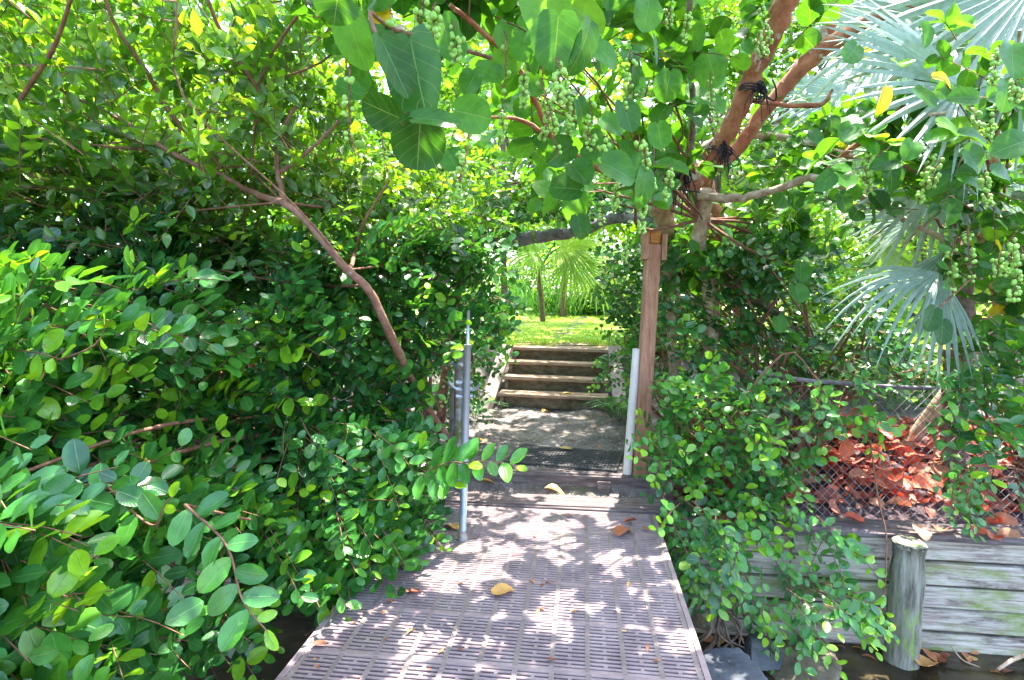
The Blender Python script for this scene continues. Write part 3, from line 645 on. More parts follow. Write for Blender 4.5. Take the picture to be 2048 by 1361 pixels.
rock(705, 1165, 3.0, .11, .12, .07, 'small grey stone by the left edge of the walkway', 'rock', 15)
rock(1345, 958, 3.95, .06, .05, .04, 'small pale stone at the foot of the gate post', 'rock2', 18)
rock(1600, 1330, 2.95, .30, .2, .09, 'flat dark slab just under the water below the plank wall', 'rock2', 22)

# fallen leaves
def leaf_obj(name, kind, mat, pos, L, w, ang, lv, label, group, tilt=.15, curl=.3, cat='leaf'):
    d = np.array([math.cos(ang), math.sin(ang), rng.normal(0, tilt * .4)]); n = np.array([rng.normal(0, tilt), rng.normal(0, tilt), 1.0])
    Lf = dict(p=np.array([-d * L * .5]), d=np.array([d]), n=np.array([n]), L=np.array([L]), w=np.array([w]), lv=np.array([lv]))
    o = leaf_mesh(name, Lf, M[mat], None, kind, fold=.3, curl=curl); o.location = tuple(pos); return tag(o, label, cat, group)
gl = 'fallen leaves on the walkway and landing'
for (px, py, z, L, w, an, lv, lab) in [
    (1008, 1184, .012, .10, .085, .5, .80, 'orange brown curled leaf in the middle of the walkway'),
    (1112, 977, .035, .16, .085, -.2, .97, 'yellow brown leaf lying on the timber sill'),
    (1138, 896, .135, .17, .085, .3, .98, 'large tan leaf on the rubber mat'),
    (1135, 789, .295, .16, .07, .1, .9, 'orange leaf on the lowest stair tread'),
    (905, 1050, .015, .11, .09, 2.2, .85, 'golden brown leaf at the foot of the steel pipe'),
    (960, 880, .12, .14, .1, .4, .8, 'brown leaf on the landing behind the sprig, nearest the steel pipe'),
    (978, 961, .035, .09, .05, .2, .82, 'small orange leaf below the timber step, left end'),
    (1200, 968, .035, .10, .06, -.3, .5, 'rust red leaf on the timber sill near the plastic pipe'),
    (1248, 1062, .02, .14, .10, 1.0, .35, 'crumpled dark brown leaf near the far right corner of the walkway'),
    (1262, 1042, .02, .07, .05, .3, .2, 'small brown leaf beside the crumpled one on the walkway'),
    (830, 1181, .012, .07, .045, .4, .1, 'small dark brown leaf on the left half of the walkway'),
    (824, 1255, .01, .09, .02, 1.3, .99, 'thin pale dry leaf on the walkway'),
    (640, 1290, .01, .05, .03, 0, .15, 'tiny reddish leaf near the left walkway edge'),
    (1140, 1030, .012, .04, .03, 1, .2, 'tiny brown leaf near the far edge of the walkway'),
    (1290, 1058, .012, .05, .03, 2, .3, 'small dry leaf at the right walkway edge'),
    (1090, 822, .115, .10, .06, 1, .85, 'orange leaf at the foot of the stairs'),
    (1040, 692, .77, .10, .05, .3, .85, 'rust leaf on the top boards of the stairs'),
    (1000, 925, .11, .06, .04, 1.8, .7, 'small orange leaf at the left corner of the mat')]:
    leaf_obj('fallen_leaf', 'round' if w / L > .55 else 'pointed', 'dead', G(px, py, z), L, w, an, lv, lab, gl)
for i in range(26):
    x, y = rng.uniform(960, 1250), rng.uniform(825, 925)
    leaf_obj('fallen_leaf', 'pointed', 'dead', G(x, y, .112), rng.uniform(.03, .06), rng.uniform(.015, .03), rng.uniform(0, 6), rng.uniform(0, 1), 'tiny dry leaf scattered on the landing', 'tiny leaves scattered on the landing')
def h_at(x, y):
    u, v = uv_of(x, y); return float(hgt(np.array(u), np.array(v)))
cnt = 0
while cnt < 290:
    u = rng.uniform(1.15, 3.9); v = rng.uniform(.12, 1.2)
    if rng.random() > (.12 if v < .35 else .95): continue
    lay = rng.uniform(0, .07) if v > .45 else 0
    L = rng.uniform(.09, .15); z = float(hgt(np.array(u), np.array(v))) + .035 + lay
    leaf_obj('red_leaf', 'round', 'red', W(u, v, z), L, L * rng.uniform(.75, .95), rng.uniform(0, 6.28), rng.uniform(0, 1), 'rust red fallen seagrape leaf heaped on the bank behind the wire fence', 'red leaves heaped on the bank', tilt=.5); cnt += 1
nl_ = 2600; uu = rng.uniform(1.1, 4.6, nl_); vv = .30 + 1.25 * rng.random(nl_) ** .7; pb = np.array([OX, OY, 0]) + eu * uu[:, None] + ev * vv[:, None]; pb[:, 2] = hgt(uu, vv) + rng.uniform(.01, .05, nl_); sz_ = rng.uniform(.03, .085, nl_)
o = leaf_mesh('leaf_litter', dict(p=pb, d=rng.normal(0, 1, (nl_, 3)) * [1, 1, .2], n=rng.normal(0, .35, (nl_, 3)) + [0, 0, 1.], L=sz_, w=sz_ * rng.uniform(.4, .9, nl_), lv=rng.uniform(0, 1, nl_)), M['red'], None, 'pointed', curl=.5)
tag(o, 'small broken red and brown leaf litter covering the bank behind the fence', 'leaf litter', None, 'stuff')
for i, (px, py) in enumerate([(1845, 1062), (1885, 1060), (1948, 1062), (1990, 1068), (2020, 1075), (1705, 1040), (1450, 1030), (1420, 1015)]):
    leaf_obj('red_leaf', 'round', 'red', G(px, py, .03), .10, .085, rng.uniform(0, 6), rng.uniform(.3, 1), 'rust red leaf lying on the cap beam of the plank sea wall', 'red leaves on the sea wall cap', tilt=.25)
for (px, py, lab, sz) in [(1715, 838, 'big rust red leaf caught high in the wire fence', .17), (1690, 890, 'rust red leaf caught in the wire fence below the biggest one', .13), (1516, 1025, 'scarlet leaf hanging among the draping green shoots', .11)]:
    o = leaf_obj('red_leaf', 'round', 'red', P(px, py, 3.32), sz, sz * .85, 1.0, .6, lab, None); o.rotation_euler = (R(75), .2, .2)
for i in range(46):
    u = rng.uniform(1.0, 3.6); v = -.09 - abs(rng.normal(0, .09))
    if abs(u - pu) < .12 and v < -.1: continue
    L = rng.uniform(.04, .11); leaf_obj('floating_leaf', 'pointed', 'dead', W(u, v, -.705), L, L * rng.uniform(.4, .7), rng.uniform(0, 6), rng.uniform(0, 1), 'dead leaf floating at the foot of the plank sea wall', 'leaves floating along the sea wall', tilt=.3)
leaf_obj('floating_leaf', 'round', 'dead', G(1856, 1325, -.68), .16, .11, .6, .75, 'large crumpled brown leaf floating right of the mooring post', None, tilt=.4)
for i in range(40):
    x, y = rng.uniform(620, 1380), rng.uniform(1015, 1340)
    if 845 - .8 * (y - 1005) + 20 < x < 1300 + .35 * (y - 1030) - 15:
        leaf_obj('fallen_leaf', 'pointed', 'dead', G(x, y, .008), rng.uniform(.015, .045), rng.uniform(.008, .02), rng.uniform(0, 6), rng.uniform(0, 1), 'tiny dry leaf fragment scattered on the walkway', 'tiny leaf fragments on the walkway')
# driftwood and roots
mb = MB()
for k in range(9):
    a = P(1440 + rng.uniform(-25, 25), 1215, 3.12); b = P(1400 + rng.uniform(-30, 90), 1300 + rng.uniform(-20, 15), 2.95)
    mb.tube(catmull([a, (a + b) / 2 + rng.normal(0, .04, 3), b], 4), np.linspace(.012, .004, 9), 6)
mb.tube(catmull([P(1448, 1210, 3.15), P(1443, 1245, 3.1), P(1428, 1285, 3.0), P(1400, 1315, 2.9)], 4), np.linspace(.02, .010, 13), 8, rough=.1)
tag(mb.build('driftwood', M['bark'], None, smooth=True), 'tangled dead root standing in the water right of the walkway', 'driftwood')
mb = MB(); mb.tube(catmull([P(1995, 1340, 2.7), P(2030, 1318, 2.75), P(2080, 1300, 2.8)], 4), np.linspace(.008, .014, 9), 6); mb.tube(catmull([P(1900, 1290, 2.95), P(1925, 1320, 2.9), P(1960, 1335, 2.85)], 4), .004, 5)
tag(mb.build('dead_branch', M['palebark'], None, smooth=True), 'pale dead stick in the water at the right edge', 'stick')

#VEG
# ================================================================ VEGETATION
def ps(cnt_, poly, dfun, spr_, dm, ds, nm, ns=.25, holes=(), **kw):
    Pp, x, y = region(cnt_, poly, dfun, spr_, holes)
    D = np.array(dm) + rng.normal(0, 1, (cnt_, 3)) * np.array(ds); Nn = np.array(nm) + rng.normal(0, ns, (cnt_, 3))
    return Pp, D, Nn, kw
UPN = (.05, -.75, .7)
rng = np.random.default_rng(100)
# --- near hedge, bottom left, reaching out over the water
gapL = [(110, 1120), (260, 1085), (430, 1075), (440, 1150), (400, 1215), (260, 1230), (130, 1200)]
dn = lambda x, y: 1.45 + np.clip(x, -100, 900) / 850 * 1.55 + .10 * (1000 - y) / 300
kwc = dict(length=.33, n=10, leaf=.088, wid=.64, droop=.18)
shrub('cocoplum_shrub', 'glossy dark green shrub filling the bottom left corner and hanging over the water', 'shrub', W(-1.5, .45, .02), [
    ps(430, [(-170, 960), (300, 930), (560, 960), (700, 1010), (650, 1130), (560, 1170), (450, 1090), (250, 1080), (90, 1130), (-170, 1130)], dn, .55, (.55, -.5, .05), (.5, .4, .25), UPN, **kwc),
    ps(210, [(-170, 1120), (110, 1120), (150, 1215), (380, 1190), (520, 1120), (620, 1160), (480, 1200), (360, 1230), (240, 1300), (120, 1440), (-170, 1440)], dn, .4, (.6, -.45, -.1), (.5, .4, .2), UPN, **kwc),
    ps(34, [(640, 1000), (830, 1040), (800, 1090), (690, 1180), (600, 1160)], lambda x, y: 2.6 + (x - 640) / 400, .3, (.7, -.3, -.35), (.3, .3, .2), (.1, -.7, .6), **kwc),
    ], 'bark', 'coco', nlimb=30)
rng = np.random.default_rng(101)
# --- middle of the left hedge
shrub('cocoplum_shrub', 'rounded leafy shrub at the left edge with bright lime new shoots, halfway up', 'shrub', W(-2.2, .7, .1), [
    ps(560, [(-170, 560), (250, 560), (500, 600), (620, 720), (600, 980), (300, 1000), (-170, 1000)], lambda x, y: 1.75 + np.clip(x, -100, 900) / 850 * 1.5, .8, (.4, -.6, .2), (.5, .4, .3), UPN, new=.11, **{**kwc, 'leaf': .09}),
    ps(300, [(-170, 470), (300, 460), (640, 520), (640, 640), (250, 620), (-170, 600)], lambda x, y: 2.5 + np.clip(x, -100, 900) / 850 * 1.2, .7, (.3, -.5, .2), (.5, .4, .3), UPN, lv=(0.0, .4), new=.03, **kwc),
    ], 'bark', 'coco', nlimb=30)
rng = np.random.default_rng(102)
# --- hedge beside the steel pipe
hole_path = [(925, 600), (1260, 600), (1265, 1010), (880, 1010), (930, 900), (935, 720)]
shrub('cocoplum_shrub', 'dense dark leaved shrub beside the steel pipe at the left side of the opening', 'shrub', W(-1.0, .55, .05), [
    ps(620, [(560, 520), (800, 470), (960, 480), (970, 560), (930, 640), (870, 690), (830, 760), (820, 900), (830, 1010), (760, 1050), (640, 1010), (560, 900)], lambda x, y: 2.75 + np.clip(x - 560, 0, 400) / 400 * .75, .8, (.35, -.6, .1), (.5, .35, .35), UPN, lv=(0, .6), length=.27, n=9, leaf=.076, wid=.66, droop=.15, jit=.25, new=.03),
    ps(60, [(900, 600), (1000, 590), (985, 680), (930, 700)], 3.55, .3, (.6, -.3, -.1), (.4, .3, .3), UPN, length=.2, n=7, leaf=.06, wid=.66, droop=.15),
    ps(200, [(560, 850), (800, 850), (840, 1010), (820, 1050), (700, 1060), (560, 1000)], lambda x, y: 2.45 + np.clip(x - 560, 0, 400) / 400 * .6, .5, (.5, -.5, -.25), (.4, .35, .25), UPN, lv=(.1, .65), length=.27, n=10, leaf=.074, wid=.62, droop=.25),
    ], 'bark', 'coco', nlimb=40)
rng = np.random.default_rng(103)
# --- shoot crossing in front of the steel pipe, and the long leafy shoot at bottom left
def hand_shoot(pts, n, leaf, wid, lvs, nrmv, spread=62, tipnew=2):
    X = catmull(P(np.array([p[0] for p in pts]), np.array([p[1] for p in pts]), np.array([p[2] for p in pts])), 8)
    cum = np.concatenate([[0], np.cumsum(np.linalg.norm(np.diff(X, axis=0), axis=1))]); out = []
    for k in range(n):
        s = cum[-1] * (k + .5) / n; pos = np.array([np.interp(s, cum, X[:, i]) for i in range(3)])
        T = nrm(np.array([np.interp(s + .01, cum, X[:, i]) - np.interp(s - .01, cum, X[:, i]) for i in range(3)]))
        Nn = np.array(nrmv, float); Nn = nrm(Nn - T * Nn.dot(T)); sd = np.cross(Nn, T) * (1 if k % 2 else -1)
        sp = R(spread if k < n - 1 else 8); d = T * math.cos(sp) + sd * math.sin(sp) + Nn * .12 + rng.normal(0, .08, 3)
        L = leaf * rng.uniform(.85, 1.1) * (.6 if k >= n - tipnew else 1)
        out.append(dict(p=pos[None], d=d[None], n=(Nn + rng.normal(0, .18, 3))[None], L=np.array([L]), w=np.array([L * wid]), lv=np.array([rng.uniform(.9, 1) if k >= n - tipnew else rng.uniform(*lvs)])))
    return cat_leaves(out), X
shoots = [([(370, 1010, 1.5), (452, 1090, 1.42), (485, 1200, 1.38), (540, 1270, 1.36)], 13, .098, .56), ([(20, 1330, 1.4), (70, 1250, 1.36), (115, 1195, 1.34)], 6, .085, .5), ([(200, 960, 1.6), (300, 1050, 1.52), (330, 1010, 1.5), (350, 985, 1.5)], 10, .088, .6), ([(20, 750, 1.8), (120, 720, 1.7), (190, 690, 1.65), (215, 640, 1.6)], 10, .09, .5)]
rt = empty('cocoplum_shrub', P(330, 1120, 1.55) * [1, 1, 0] + [0, 0, .2], 'long arching foreground shoots with big paired leaves in front of the bottom left shrub', 'shrub')
ll = []; mb = MB()
for pts, n, lf, wd in shoots:
    l, X = hand_shoot(pts, n, lf, wd, (.3, .8), (0, -.85, .5)); ll.append(l); mb.tube(X, np.linspace(.0045, .0015, len(X)), 6)
for tgt in (P(370, 1010, 1.5), P(200, 960, 1.6), P(20, 750, 1.8), P(20, 1330, 1.4)): limbs(mb, [W(-1.6, .45, -.02)], [tgt], r0=.009, sag=-.12)
mb.build('branches', M['twig'], rt, smooth=True, world=True); leaf_mesh('foliage', cat_leaves(ll), M['coco'], rt, 'oval')
rt = empty('leafy_shoot', P(880, 930, 2.4), 'low leafy shoot crossing in front of the steel pipe above the walkway', 'branch')
ll = []; mb = MB()
for pts, n, lf in [([(850, 945, 2.5), (900, 925, 2.4), (945, 930, 2.35)], 7, .125), ([(870, 940, 2.45), (930, 925, 2.4), (1000, 925, 2.35), (1040, 935, 2.3)], 13, .10), ([(840, 950, 2.5), (885, 960, 2.4), (915, 972, 2.35)], 6, .115)]:
    l, X = hand_shoot(pts, n, lf, .56, (.45, .8), (0, -.75, .6), tipnew=1); ll.append(l); m2 = MB(); m2.tube(X, np.linspace(.004, .0015, len(X)), 6); m2.build('twig', M['twig'], rt, smooth=True, world=True)
mb.tube(catmull([W(-1.0, .5, -.04), W(-.9, .2, .2), P(850, 945, 2.5)], 6), np.linspace(.008, .004, 13), 6)
mb.build('stem', M['twig'], rt, smooth=True, world=True); leaf_mesh('foliage', cat_leaves(ll), M['coco'], rt, 'oval')

rng = np.random.default_rng(104)
# --- tree with reddish limbs spreading over the whole upper left
tb = W(-.62, .95, .02)
rt = empty('buttonwood_tree', tb, 'leaning tree with reddish brown limbs spreading backlit leaves over the upper left', 'tree')
mb = MB(); a = uv_of(tb[0], tb[1])
mb.tube(catmull([tb - [0, 0, .1], P(845, 800, 3.5), P(790, 690, 2.85), P(740, 585, 2.7), P(690, 535, 2.64), P(612, 442, 2.66), P(565, 405, 2.7)], 6), np.linspace(.025, .016, 37), 12, rough=.06); mb.build('trunk', M['brownbark'], rt, smooth=True, world=True)
for br in [[(565, 405, 2.70, 15), (500, 385, 2.8, 13), (440, 350, 2.75, 11), (350, 310, 2.75, 10), (240, 240, 2.7, 7), (120, 180, 2.6, 5)],
           [(570, 410, 2.70, 13), (555, 340, 2.8, 11), (562, 265, 2.8, 9), (600, 200, 2.8, 6)],
           [(562, 345, 2.8, 10), (620, 300, 2.8, 7), (680, 240, 2.8, 5)],
           [(445, 335, 2.75, 9), (350, 240, 2.7, 9), (290, 140, 2.6, 8), (230, 50, 2.5, 7), (190, -60, 2.4, 6)],
           [(555, 260, 2.8, 8), (510, 170, 2.75, 9), (450, 80, 2.7, 8), (400, -40, 2.6, 7)],
           [(515, 175, 2.75, 6), (555, 90, 2.7, 6), (620, 0, 2.6, 5)],
           [(700, 540, 2.66, 9), (712, 500, 3.0, 8), (730, 440, 2.95, 6), (780, 360, 2.9, 4)],
           [(720, 572, 2.7, 7), (640, 572, 3.0, 6), (540, 560, 2.9, 4), (440, 540, 2.8, 3)],
           [(40, 200, 2.4, 9), (110, 90, 2.3, 8), (150, -30, 2.2, 7)],
           [(300, 300, 2.75, 6), (180, 290, 2.6, 5), (40, 270, 2.5, 4)]]:
    mb = MB(); pix_tube(mb, br); mb.build('branch', M['twig'] if br[0][3] < 10 else M['brownbark'], rt, smooth=True, world=True)
LL, TW = [], []
for Pp, D, Nn, kw in [
    ps(880, [(-200, -120), (760, -120), (780, 120), (740, 330), (640, 420), (420, 420), (-200, 440)], lambda x, y: 2.35 + np.clip(x, -100, 800) / 800 * .6, 1.3, (-.35, -.15, .5), (.5, .4, .4), (.0, -.35, .6), .55, length=.34, n=10, leaf=.088, wid=.5, droop=.1, lv=(.25, .95), new=.06, spread=48, jit=.35),
    ps(480, [(-200, 330), (500, 330), (760, 360), (900, 400), (880, 520), (620, 520), (300, 500), (-200, 520)], lambda x, y: 2.45 + np.clip(x, -100, 900) / 850 * .9, .9, (-.1, -.4, .2), (.5, .4, .3), (.05, -.5, .7), .4, length=.3, n=9, leaf=.078, wid=.56, droop=.1, lv=(.0, .6), new=.02, spread=50, jit=.3),
    ps(200, [(640, 250), (1060, 330), (1080, 440), (860, 500), (700, 440)], lambda x, y: 3.3 + (x - 640) / 400 * .8, .9, (.2, -.3, .1), (.6, .4, .4), (.05, -.4, .7), .4, length=.28, n=9, leaf=.07, wid=.6, droop=.1, lv=(.1, .8), new=.05, spread=50, jit=.35)]:
    l, tw = sprigs(Pp, D, Nn, **kw); LL.append(l); TW.append(tw)
leaf_mesh('foliage', cat_leaves(LL), M['lit'], rt, 'pointed', fold=.3, curl=.25)
mb = MB(); tipp = np.concatenate([t_[:, 0] for t_ in TW])[::80]; limbs(mb, [P(565, 405, 2.7), P(445, 335, 2.75), P(515, 175, 2.75), P(350, 310, 2.75), P(700, 540, 2.7)], tipp, r0=.008, sag=0); twig_mesh('twigs', TW, [.003] * 3, M['twig'], rt, mb)

rng = np.random.default_rng(105)
# --- sea grape trees
def hpleaves(rows):
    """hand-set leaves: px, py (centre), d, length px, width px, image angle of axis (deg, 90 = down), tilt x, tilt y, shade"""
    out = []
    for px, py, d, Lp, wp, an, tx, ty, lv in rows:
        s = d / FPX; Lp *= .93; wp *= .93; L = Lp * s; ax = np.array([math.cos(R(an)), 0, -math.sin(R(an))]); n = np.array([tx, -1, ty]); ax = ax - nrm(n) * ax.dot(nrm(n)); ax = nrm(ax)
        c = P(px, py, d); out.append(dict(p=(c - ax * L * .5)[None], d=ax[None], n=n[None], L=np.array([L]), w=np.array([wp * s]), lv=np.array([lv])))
    return cat_leaves(out)
cen = [(835, 155, 1.10, 185, 125, 75, -.3, .2, .12), (790, 138, 1.05, 125, 78, 58, .7, .1, .05), (838, 288, 1.12, 105, 112, 95, .1, -.5, .02), (762, 220, 1.12, 85, 78, 205, -.2, -.6, .0),  # last value is leaf tone: lighter for backlit leaves, darker for shaded ones
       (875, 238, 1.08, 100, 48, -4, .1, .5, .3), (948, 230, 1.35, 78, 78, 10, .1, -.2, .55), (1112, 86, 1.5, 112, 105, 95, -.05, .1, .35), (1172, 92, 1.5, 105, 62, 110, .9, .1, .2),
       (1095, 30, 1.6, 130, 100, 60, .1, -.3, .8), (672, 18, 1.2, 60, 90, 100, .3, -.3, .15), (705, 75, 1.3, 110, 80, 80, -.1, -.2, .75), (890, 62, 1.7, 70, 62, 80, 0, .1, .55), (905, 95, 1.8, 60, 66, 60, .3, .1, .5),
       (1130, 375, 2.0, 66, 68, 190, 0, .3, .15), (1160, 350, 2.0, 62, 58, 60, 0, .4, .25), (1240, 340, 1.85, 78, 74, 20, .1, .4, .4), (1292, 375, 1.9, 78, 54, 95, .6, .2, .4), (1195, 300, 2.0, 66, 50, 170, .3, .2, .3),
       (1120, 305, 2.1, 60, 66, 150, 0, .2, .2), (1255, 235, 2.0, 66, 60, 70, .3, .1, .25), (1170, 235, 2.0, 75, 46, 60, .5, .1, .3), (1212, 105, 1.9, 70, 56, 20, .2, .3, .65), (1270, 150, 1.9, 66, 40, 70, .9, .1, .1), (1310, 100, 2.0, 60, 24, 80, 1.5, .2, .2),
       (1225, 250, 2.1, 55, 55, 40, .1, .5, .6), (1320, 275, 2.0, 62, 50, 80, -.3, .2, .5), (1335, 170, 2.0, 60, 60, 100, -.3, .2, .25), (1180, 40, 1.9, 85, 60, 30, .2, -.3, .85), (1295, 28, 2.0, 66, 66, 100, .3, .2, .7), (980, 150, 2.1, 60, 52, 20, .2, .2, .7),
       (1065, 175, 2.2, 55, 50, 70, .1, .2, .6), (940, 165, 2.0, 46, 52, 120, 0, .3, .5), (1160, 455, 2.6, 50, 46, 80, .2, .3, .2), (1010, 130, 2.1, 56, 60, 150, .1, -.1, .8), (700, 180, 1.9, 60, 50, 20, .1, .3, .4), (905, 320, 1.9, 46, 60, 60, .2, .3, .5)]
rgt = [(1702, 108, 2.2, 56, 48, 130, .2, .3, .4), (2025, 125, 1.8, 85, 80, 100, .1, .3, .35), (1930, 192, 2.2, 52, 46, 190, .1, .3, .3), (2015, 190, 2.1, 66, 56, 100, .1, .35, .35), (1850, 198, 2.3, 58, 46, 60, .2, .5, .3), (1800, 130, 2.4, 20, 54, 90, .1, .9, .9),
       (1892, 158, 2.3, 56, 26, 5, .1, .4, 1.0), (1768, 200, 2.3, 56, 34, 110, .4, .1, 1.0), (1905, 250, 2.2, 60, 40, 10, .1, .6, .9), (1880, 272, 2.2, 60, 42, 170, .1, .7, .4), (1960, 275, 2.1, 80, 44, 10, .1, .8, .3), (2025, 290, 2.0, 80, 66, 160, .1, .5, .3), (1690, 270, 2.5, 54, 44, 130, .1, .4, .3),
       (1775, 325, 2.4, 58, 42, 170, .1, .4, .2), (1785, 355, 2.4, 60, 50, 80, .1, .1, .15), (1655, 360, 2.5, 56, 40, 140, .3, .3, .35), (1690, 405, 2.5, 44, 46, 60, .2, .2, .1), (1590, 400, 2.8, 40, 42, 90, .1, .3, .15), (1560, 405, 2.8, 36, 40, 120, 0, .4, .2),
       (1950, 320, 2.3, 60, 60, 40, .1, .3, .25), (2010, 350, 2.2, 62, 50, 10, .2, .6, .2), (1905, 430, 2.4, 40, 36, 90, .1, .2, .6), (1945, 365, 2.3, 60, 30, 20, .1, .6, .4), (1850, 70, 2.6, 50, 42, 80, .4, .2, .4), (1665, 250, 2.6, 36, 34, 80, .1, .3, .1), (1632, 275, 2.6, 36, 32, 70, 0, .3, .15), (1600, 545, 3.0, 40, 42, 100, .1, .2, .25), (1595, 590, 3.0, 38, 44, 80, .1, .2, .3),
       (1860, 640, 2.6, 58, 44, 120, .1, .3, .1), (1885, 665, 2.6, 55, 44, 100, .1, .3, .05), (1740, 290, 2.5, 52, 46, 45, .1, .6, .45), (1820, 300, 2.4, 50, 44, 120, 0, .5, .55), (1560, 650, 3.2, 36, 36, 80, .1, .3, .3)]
# grape clusters (a few shapes, then copies)
def cluster_mesh(seed, L, nb):
    import bmesh
    r_ = np.random.default_rng(seed); bm = bmesh.new(); bmesh.ops.create_icosphere(bm, subdivisions=2, radius=1)
    sv = np.array([v.co[:] for v in bm.verts]); sf = [tuple(v.index for v in f.verts) for f in bm.faces]; bm.free()
    mb = MB(); st_ = [(r_.normal(0, .004) + .02 * math.sin(t * 3 + seed) * t, r_.normal(0, .004), -L * t) for t in np.linspace(0, 1, 9)]
    mb.tube(st_, np.linspace(.0026, .0013, 9), 5, 1, rough=.3)
    for k in range(nb):
        t = r_.uniform(.12, 1); a = r_.uniform(0, 6.28); q = np.array([np.interp(t, np.linspace(0, 1, 9), [p[i] for p in st_]) for i in range(3)])
        rad = r_.uniform(.0075, .0105) * (1.05 - .25 * t); off = rad + .003 + r_.uniform(0, .007)
        c = q + np.array([math.cos(a) * off, math.sin(a) * off, r_.normal(0, .002)])
        mb.add(sv * np.array([rad, rad, rad * 1.12]) + c, sf, 0)
        mb.tube([q, c], .0012, 3, 1, caps=False)
    for k in range(int(L * 300)):      # empty stalk knobs along the rachis
        t = r_.uniform(.05, 1); a = r_.uniform(0, 6.28); q = np.array([np.interp(t, np.linspace(0, 1, 9), [p[i] for p in st_]) for i in range(3)])
        mb.tube([q, q + np.array([math.cos(a), math.sin(a), -.3]) * .0065], .0014, 3, 1, caps=False)
    return mb
CL = [(cluster_mesh(s, L, nb)) for s, L, nb in ((1, .16, 34), (2, .22, 44), (3, .13, 22), (4, .26, 16), (5, .30, 4))]
CLM = []
def add_cluster(root, pos, k, sc=1.0):
    global CLM
    if not CLM:
        for c in CL:
            o = c.build('grape_cluster', [M['berry'], M['twig']], None, smooth=True); CLM.append(o.data); bpy.data.objects.remove(o)
    o = bpy.data.objects.new('grape_cluster', CLM[k]); col.objects.link(o); o.parent = root
    o.location = tuple(rel(root, np.array([pos]))[0]); o.rotation_euler = (rng.normal(0, .12), rng.normal(0, .12), rng.uniform(0, 6)); o.scale = (sc,) * 3

gt = G(1392, 700, .3); gb = np.array([1.62, 4.35, h_at(1.62, 4.35)])
rt = empty('seagrape_tree', gb, 'seagrape tree with reddish trunks tied by black ropes, green fruit clusters over the opening', 'tree')
mb = MB(); mb.tube(catmull([gb - [0, 0, .1], gb + [-.05, -.05, .35], P(1420, 560, 4.15), P(1395, 500, 4.0), P(1405, 440, 3.9), P(1412, 380, 3.8)], 6), [.07] * 6 + list(np.linspace(.065, .05, 25)), 12, rough=.08); mb.build('trunk', M['palebark'], rt, smooth=True, world=True)
for nm, br, mt_ in [('limb', [(1385, 375, 3.8, 30), (1425, 325, 3.7, 33), (1470, 235, 3.55, 37), (1510, 140, 3.4, 38), (1560, 40, 3.2, 41), (1600, -60, 3.05, 43)], 'redbark'),
                    ('limb', [(1412, 340, 3.85, 26), (1470, 300, 3.8, 28), (1540, 210, 3.7, 27), (1620, 120, 3.6, 31), (1720, 55, 3.5, 33), (1860, -5, 3.4, 34), (1990, -50, 3.3, 34)], 'redbark'),
                    ('limb', [(1480, 290, 3.95, 20), (1560, 190, 3.9, 24), (1640, 80, 3.85, 24), (1700, -30, 3.8, 24)], 'palebark'),
                    ('branch', [(1655, 95, 3.85, 20), (1662, 40, 3.8, 20), (1668, -50, 3.7, 18)], 'redbark'),
                    ('branch', [(1320, 350, 3.7, 30), (1370, 315, 3.7, 22), (1440, 275, 3.7, 15), (1500, 200, 3.7, 15)], 'palebark'),
                    ('branch', [(1318, 385, 3.65, 22), (1360, 360, 3.7, 20), (1420, 345, 3.75, 18)], 'palebark'),
                    ('branch', [(1350, 760, 4.6, 24), (1345, 600, 4.4, 28), (1333, 470, 4.2, 34), (1325, 400, 4.0, 50), (1345, 370, 3.85, 34), (1400, 360, 3.8, 24)], 'palebark'),
                    ('branch', [(1395, 390, 3.8, 20), (1470, 398, 3.7, 17), (1560, 378, 3.6, 15), (1625, 355, 3.5, 15), (1680, 372, 3.4, 13), (1760, 415, 3.3, 13), (1890, 480, 3.1, 12)], 'palebark'),
                    ('branch', [(1640, 355, 3.5, 9), (1700, 300, 3.4, 10), (1780, 245, 3.2, 11), (1830, 170, 3.1, 7), (1838, 155, 3.1, 4)], 'redbark'),
                    ('branch', [(1380, -60, 3.0, 12), (1378, 90, 3.1, 12), (1386, 200, 3.2, 11), (1384, 300, 3.3, 10)], 'bark'),
                    ('branch', [(1500, 270, 3.9, 13), (1560, 275, 3.9, 14), (1640, 295, 3.9, 13), (1760, 330, 3.9, 10)], 'palebark'),
                    ('branch', [(1320, 385, 3.6, 14), (1200, 340, 3.2, 12), (1110, 280, 2.8, 10), (1075, 215, 2.6, 11), (1035, 135, 2.4, 10), (960, 60, 2.2, 10), (900, 10, 2.1, 9)], 'redbark'),
                    ('branch', [(1110, 280, 2.8, 8), (1040, 240, 2.7, 8), (980, 235, 2.5, 6)], 'redbark'),
                    ('branch', [(1035, 135, 2.4, 8), (900, 90, 2.0, 7), (790, 60, 1.5, 7), (740, 30, 1.3, 8), (800, 190, 1.2, 7), (812, 245, 1.15, 6)], 'twig'),
                    ('branch', [(1500, 200, 3.6, 9), (1560, 210, 3.6, 9), (1640, 210, 3.5, 10), (1665, 180, 3.5, 5)], 'redbark'),
                    ('branch', [(1430, 500, 4.0, 34), (1460, 560, 4.1, 30), (1540, 620, 4.2, 22), (1600, 680, 4.3, 12)], 'bark')]:
    mb = MB(); pix_tube(mb, br, sides=11, rough=.05); mb.build(nm, M[mt_], rt, smooth=True, world=True)
LL, TW = [hpleaves(cen)], []
kg = dict(length=.34, n=6, leaf=.135, wid=.98, droop=.1, spread=60, jit=.4, new=.02)
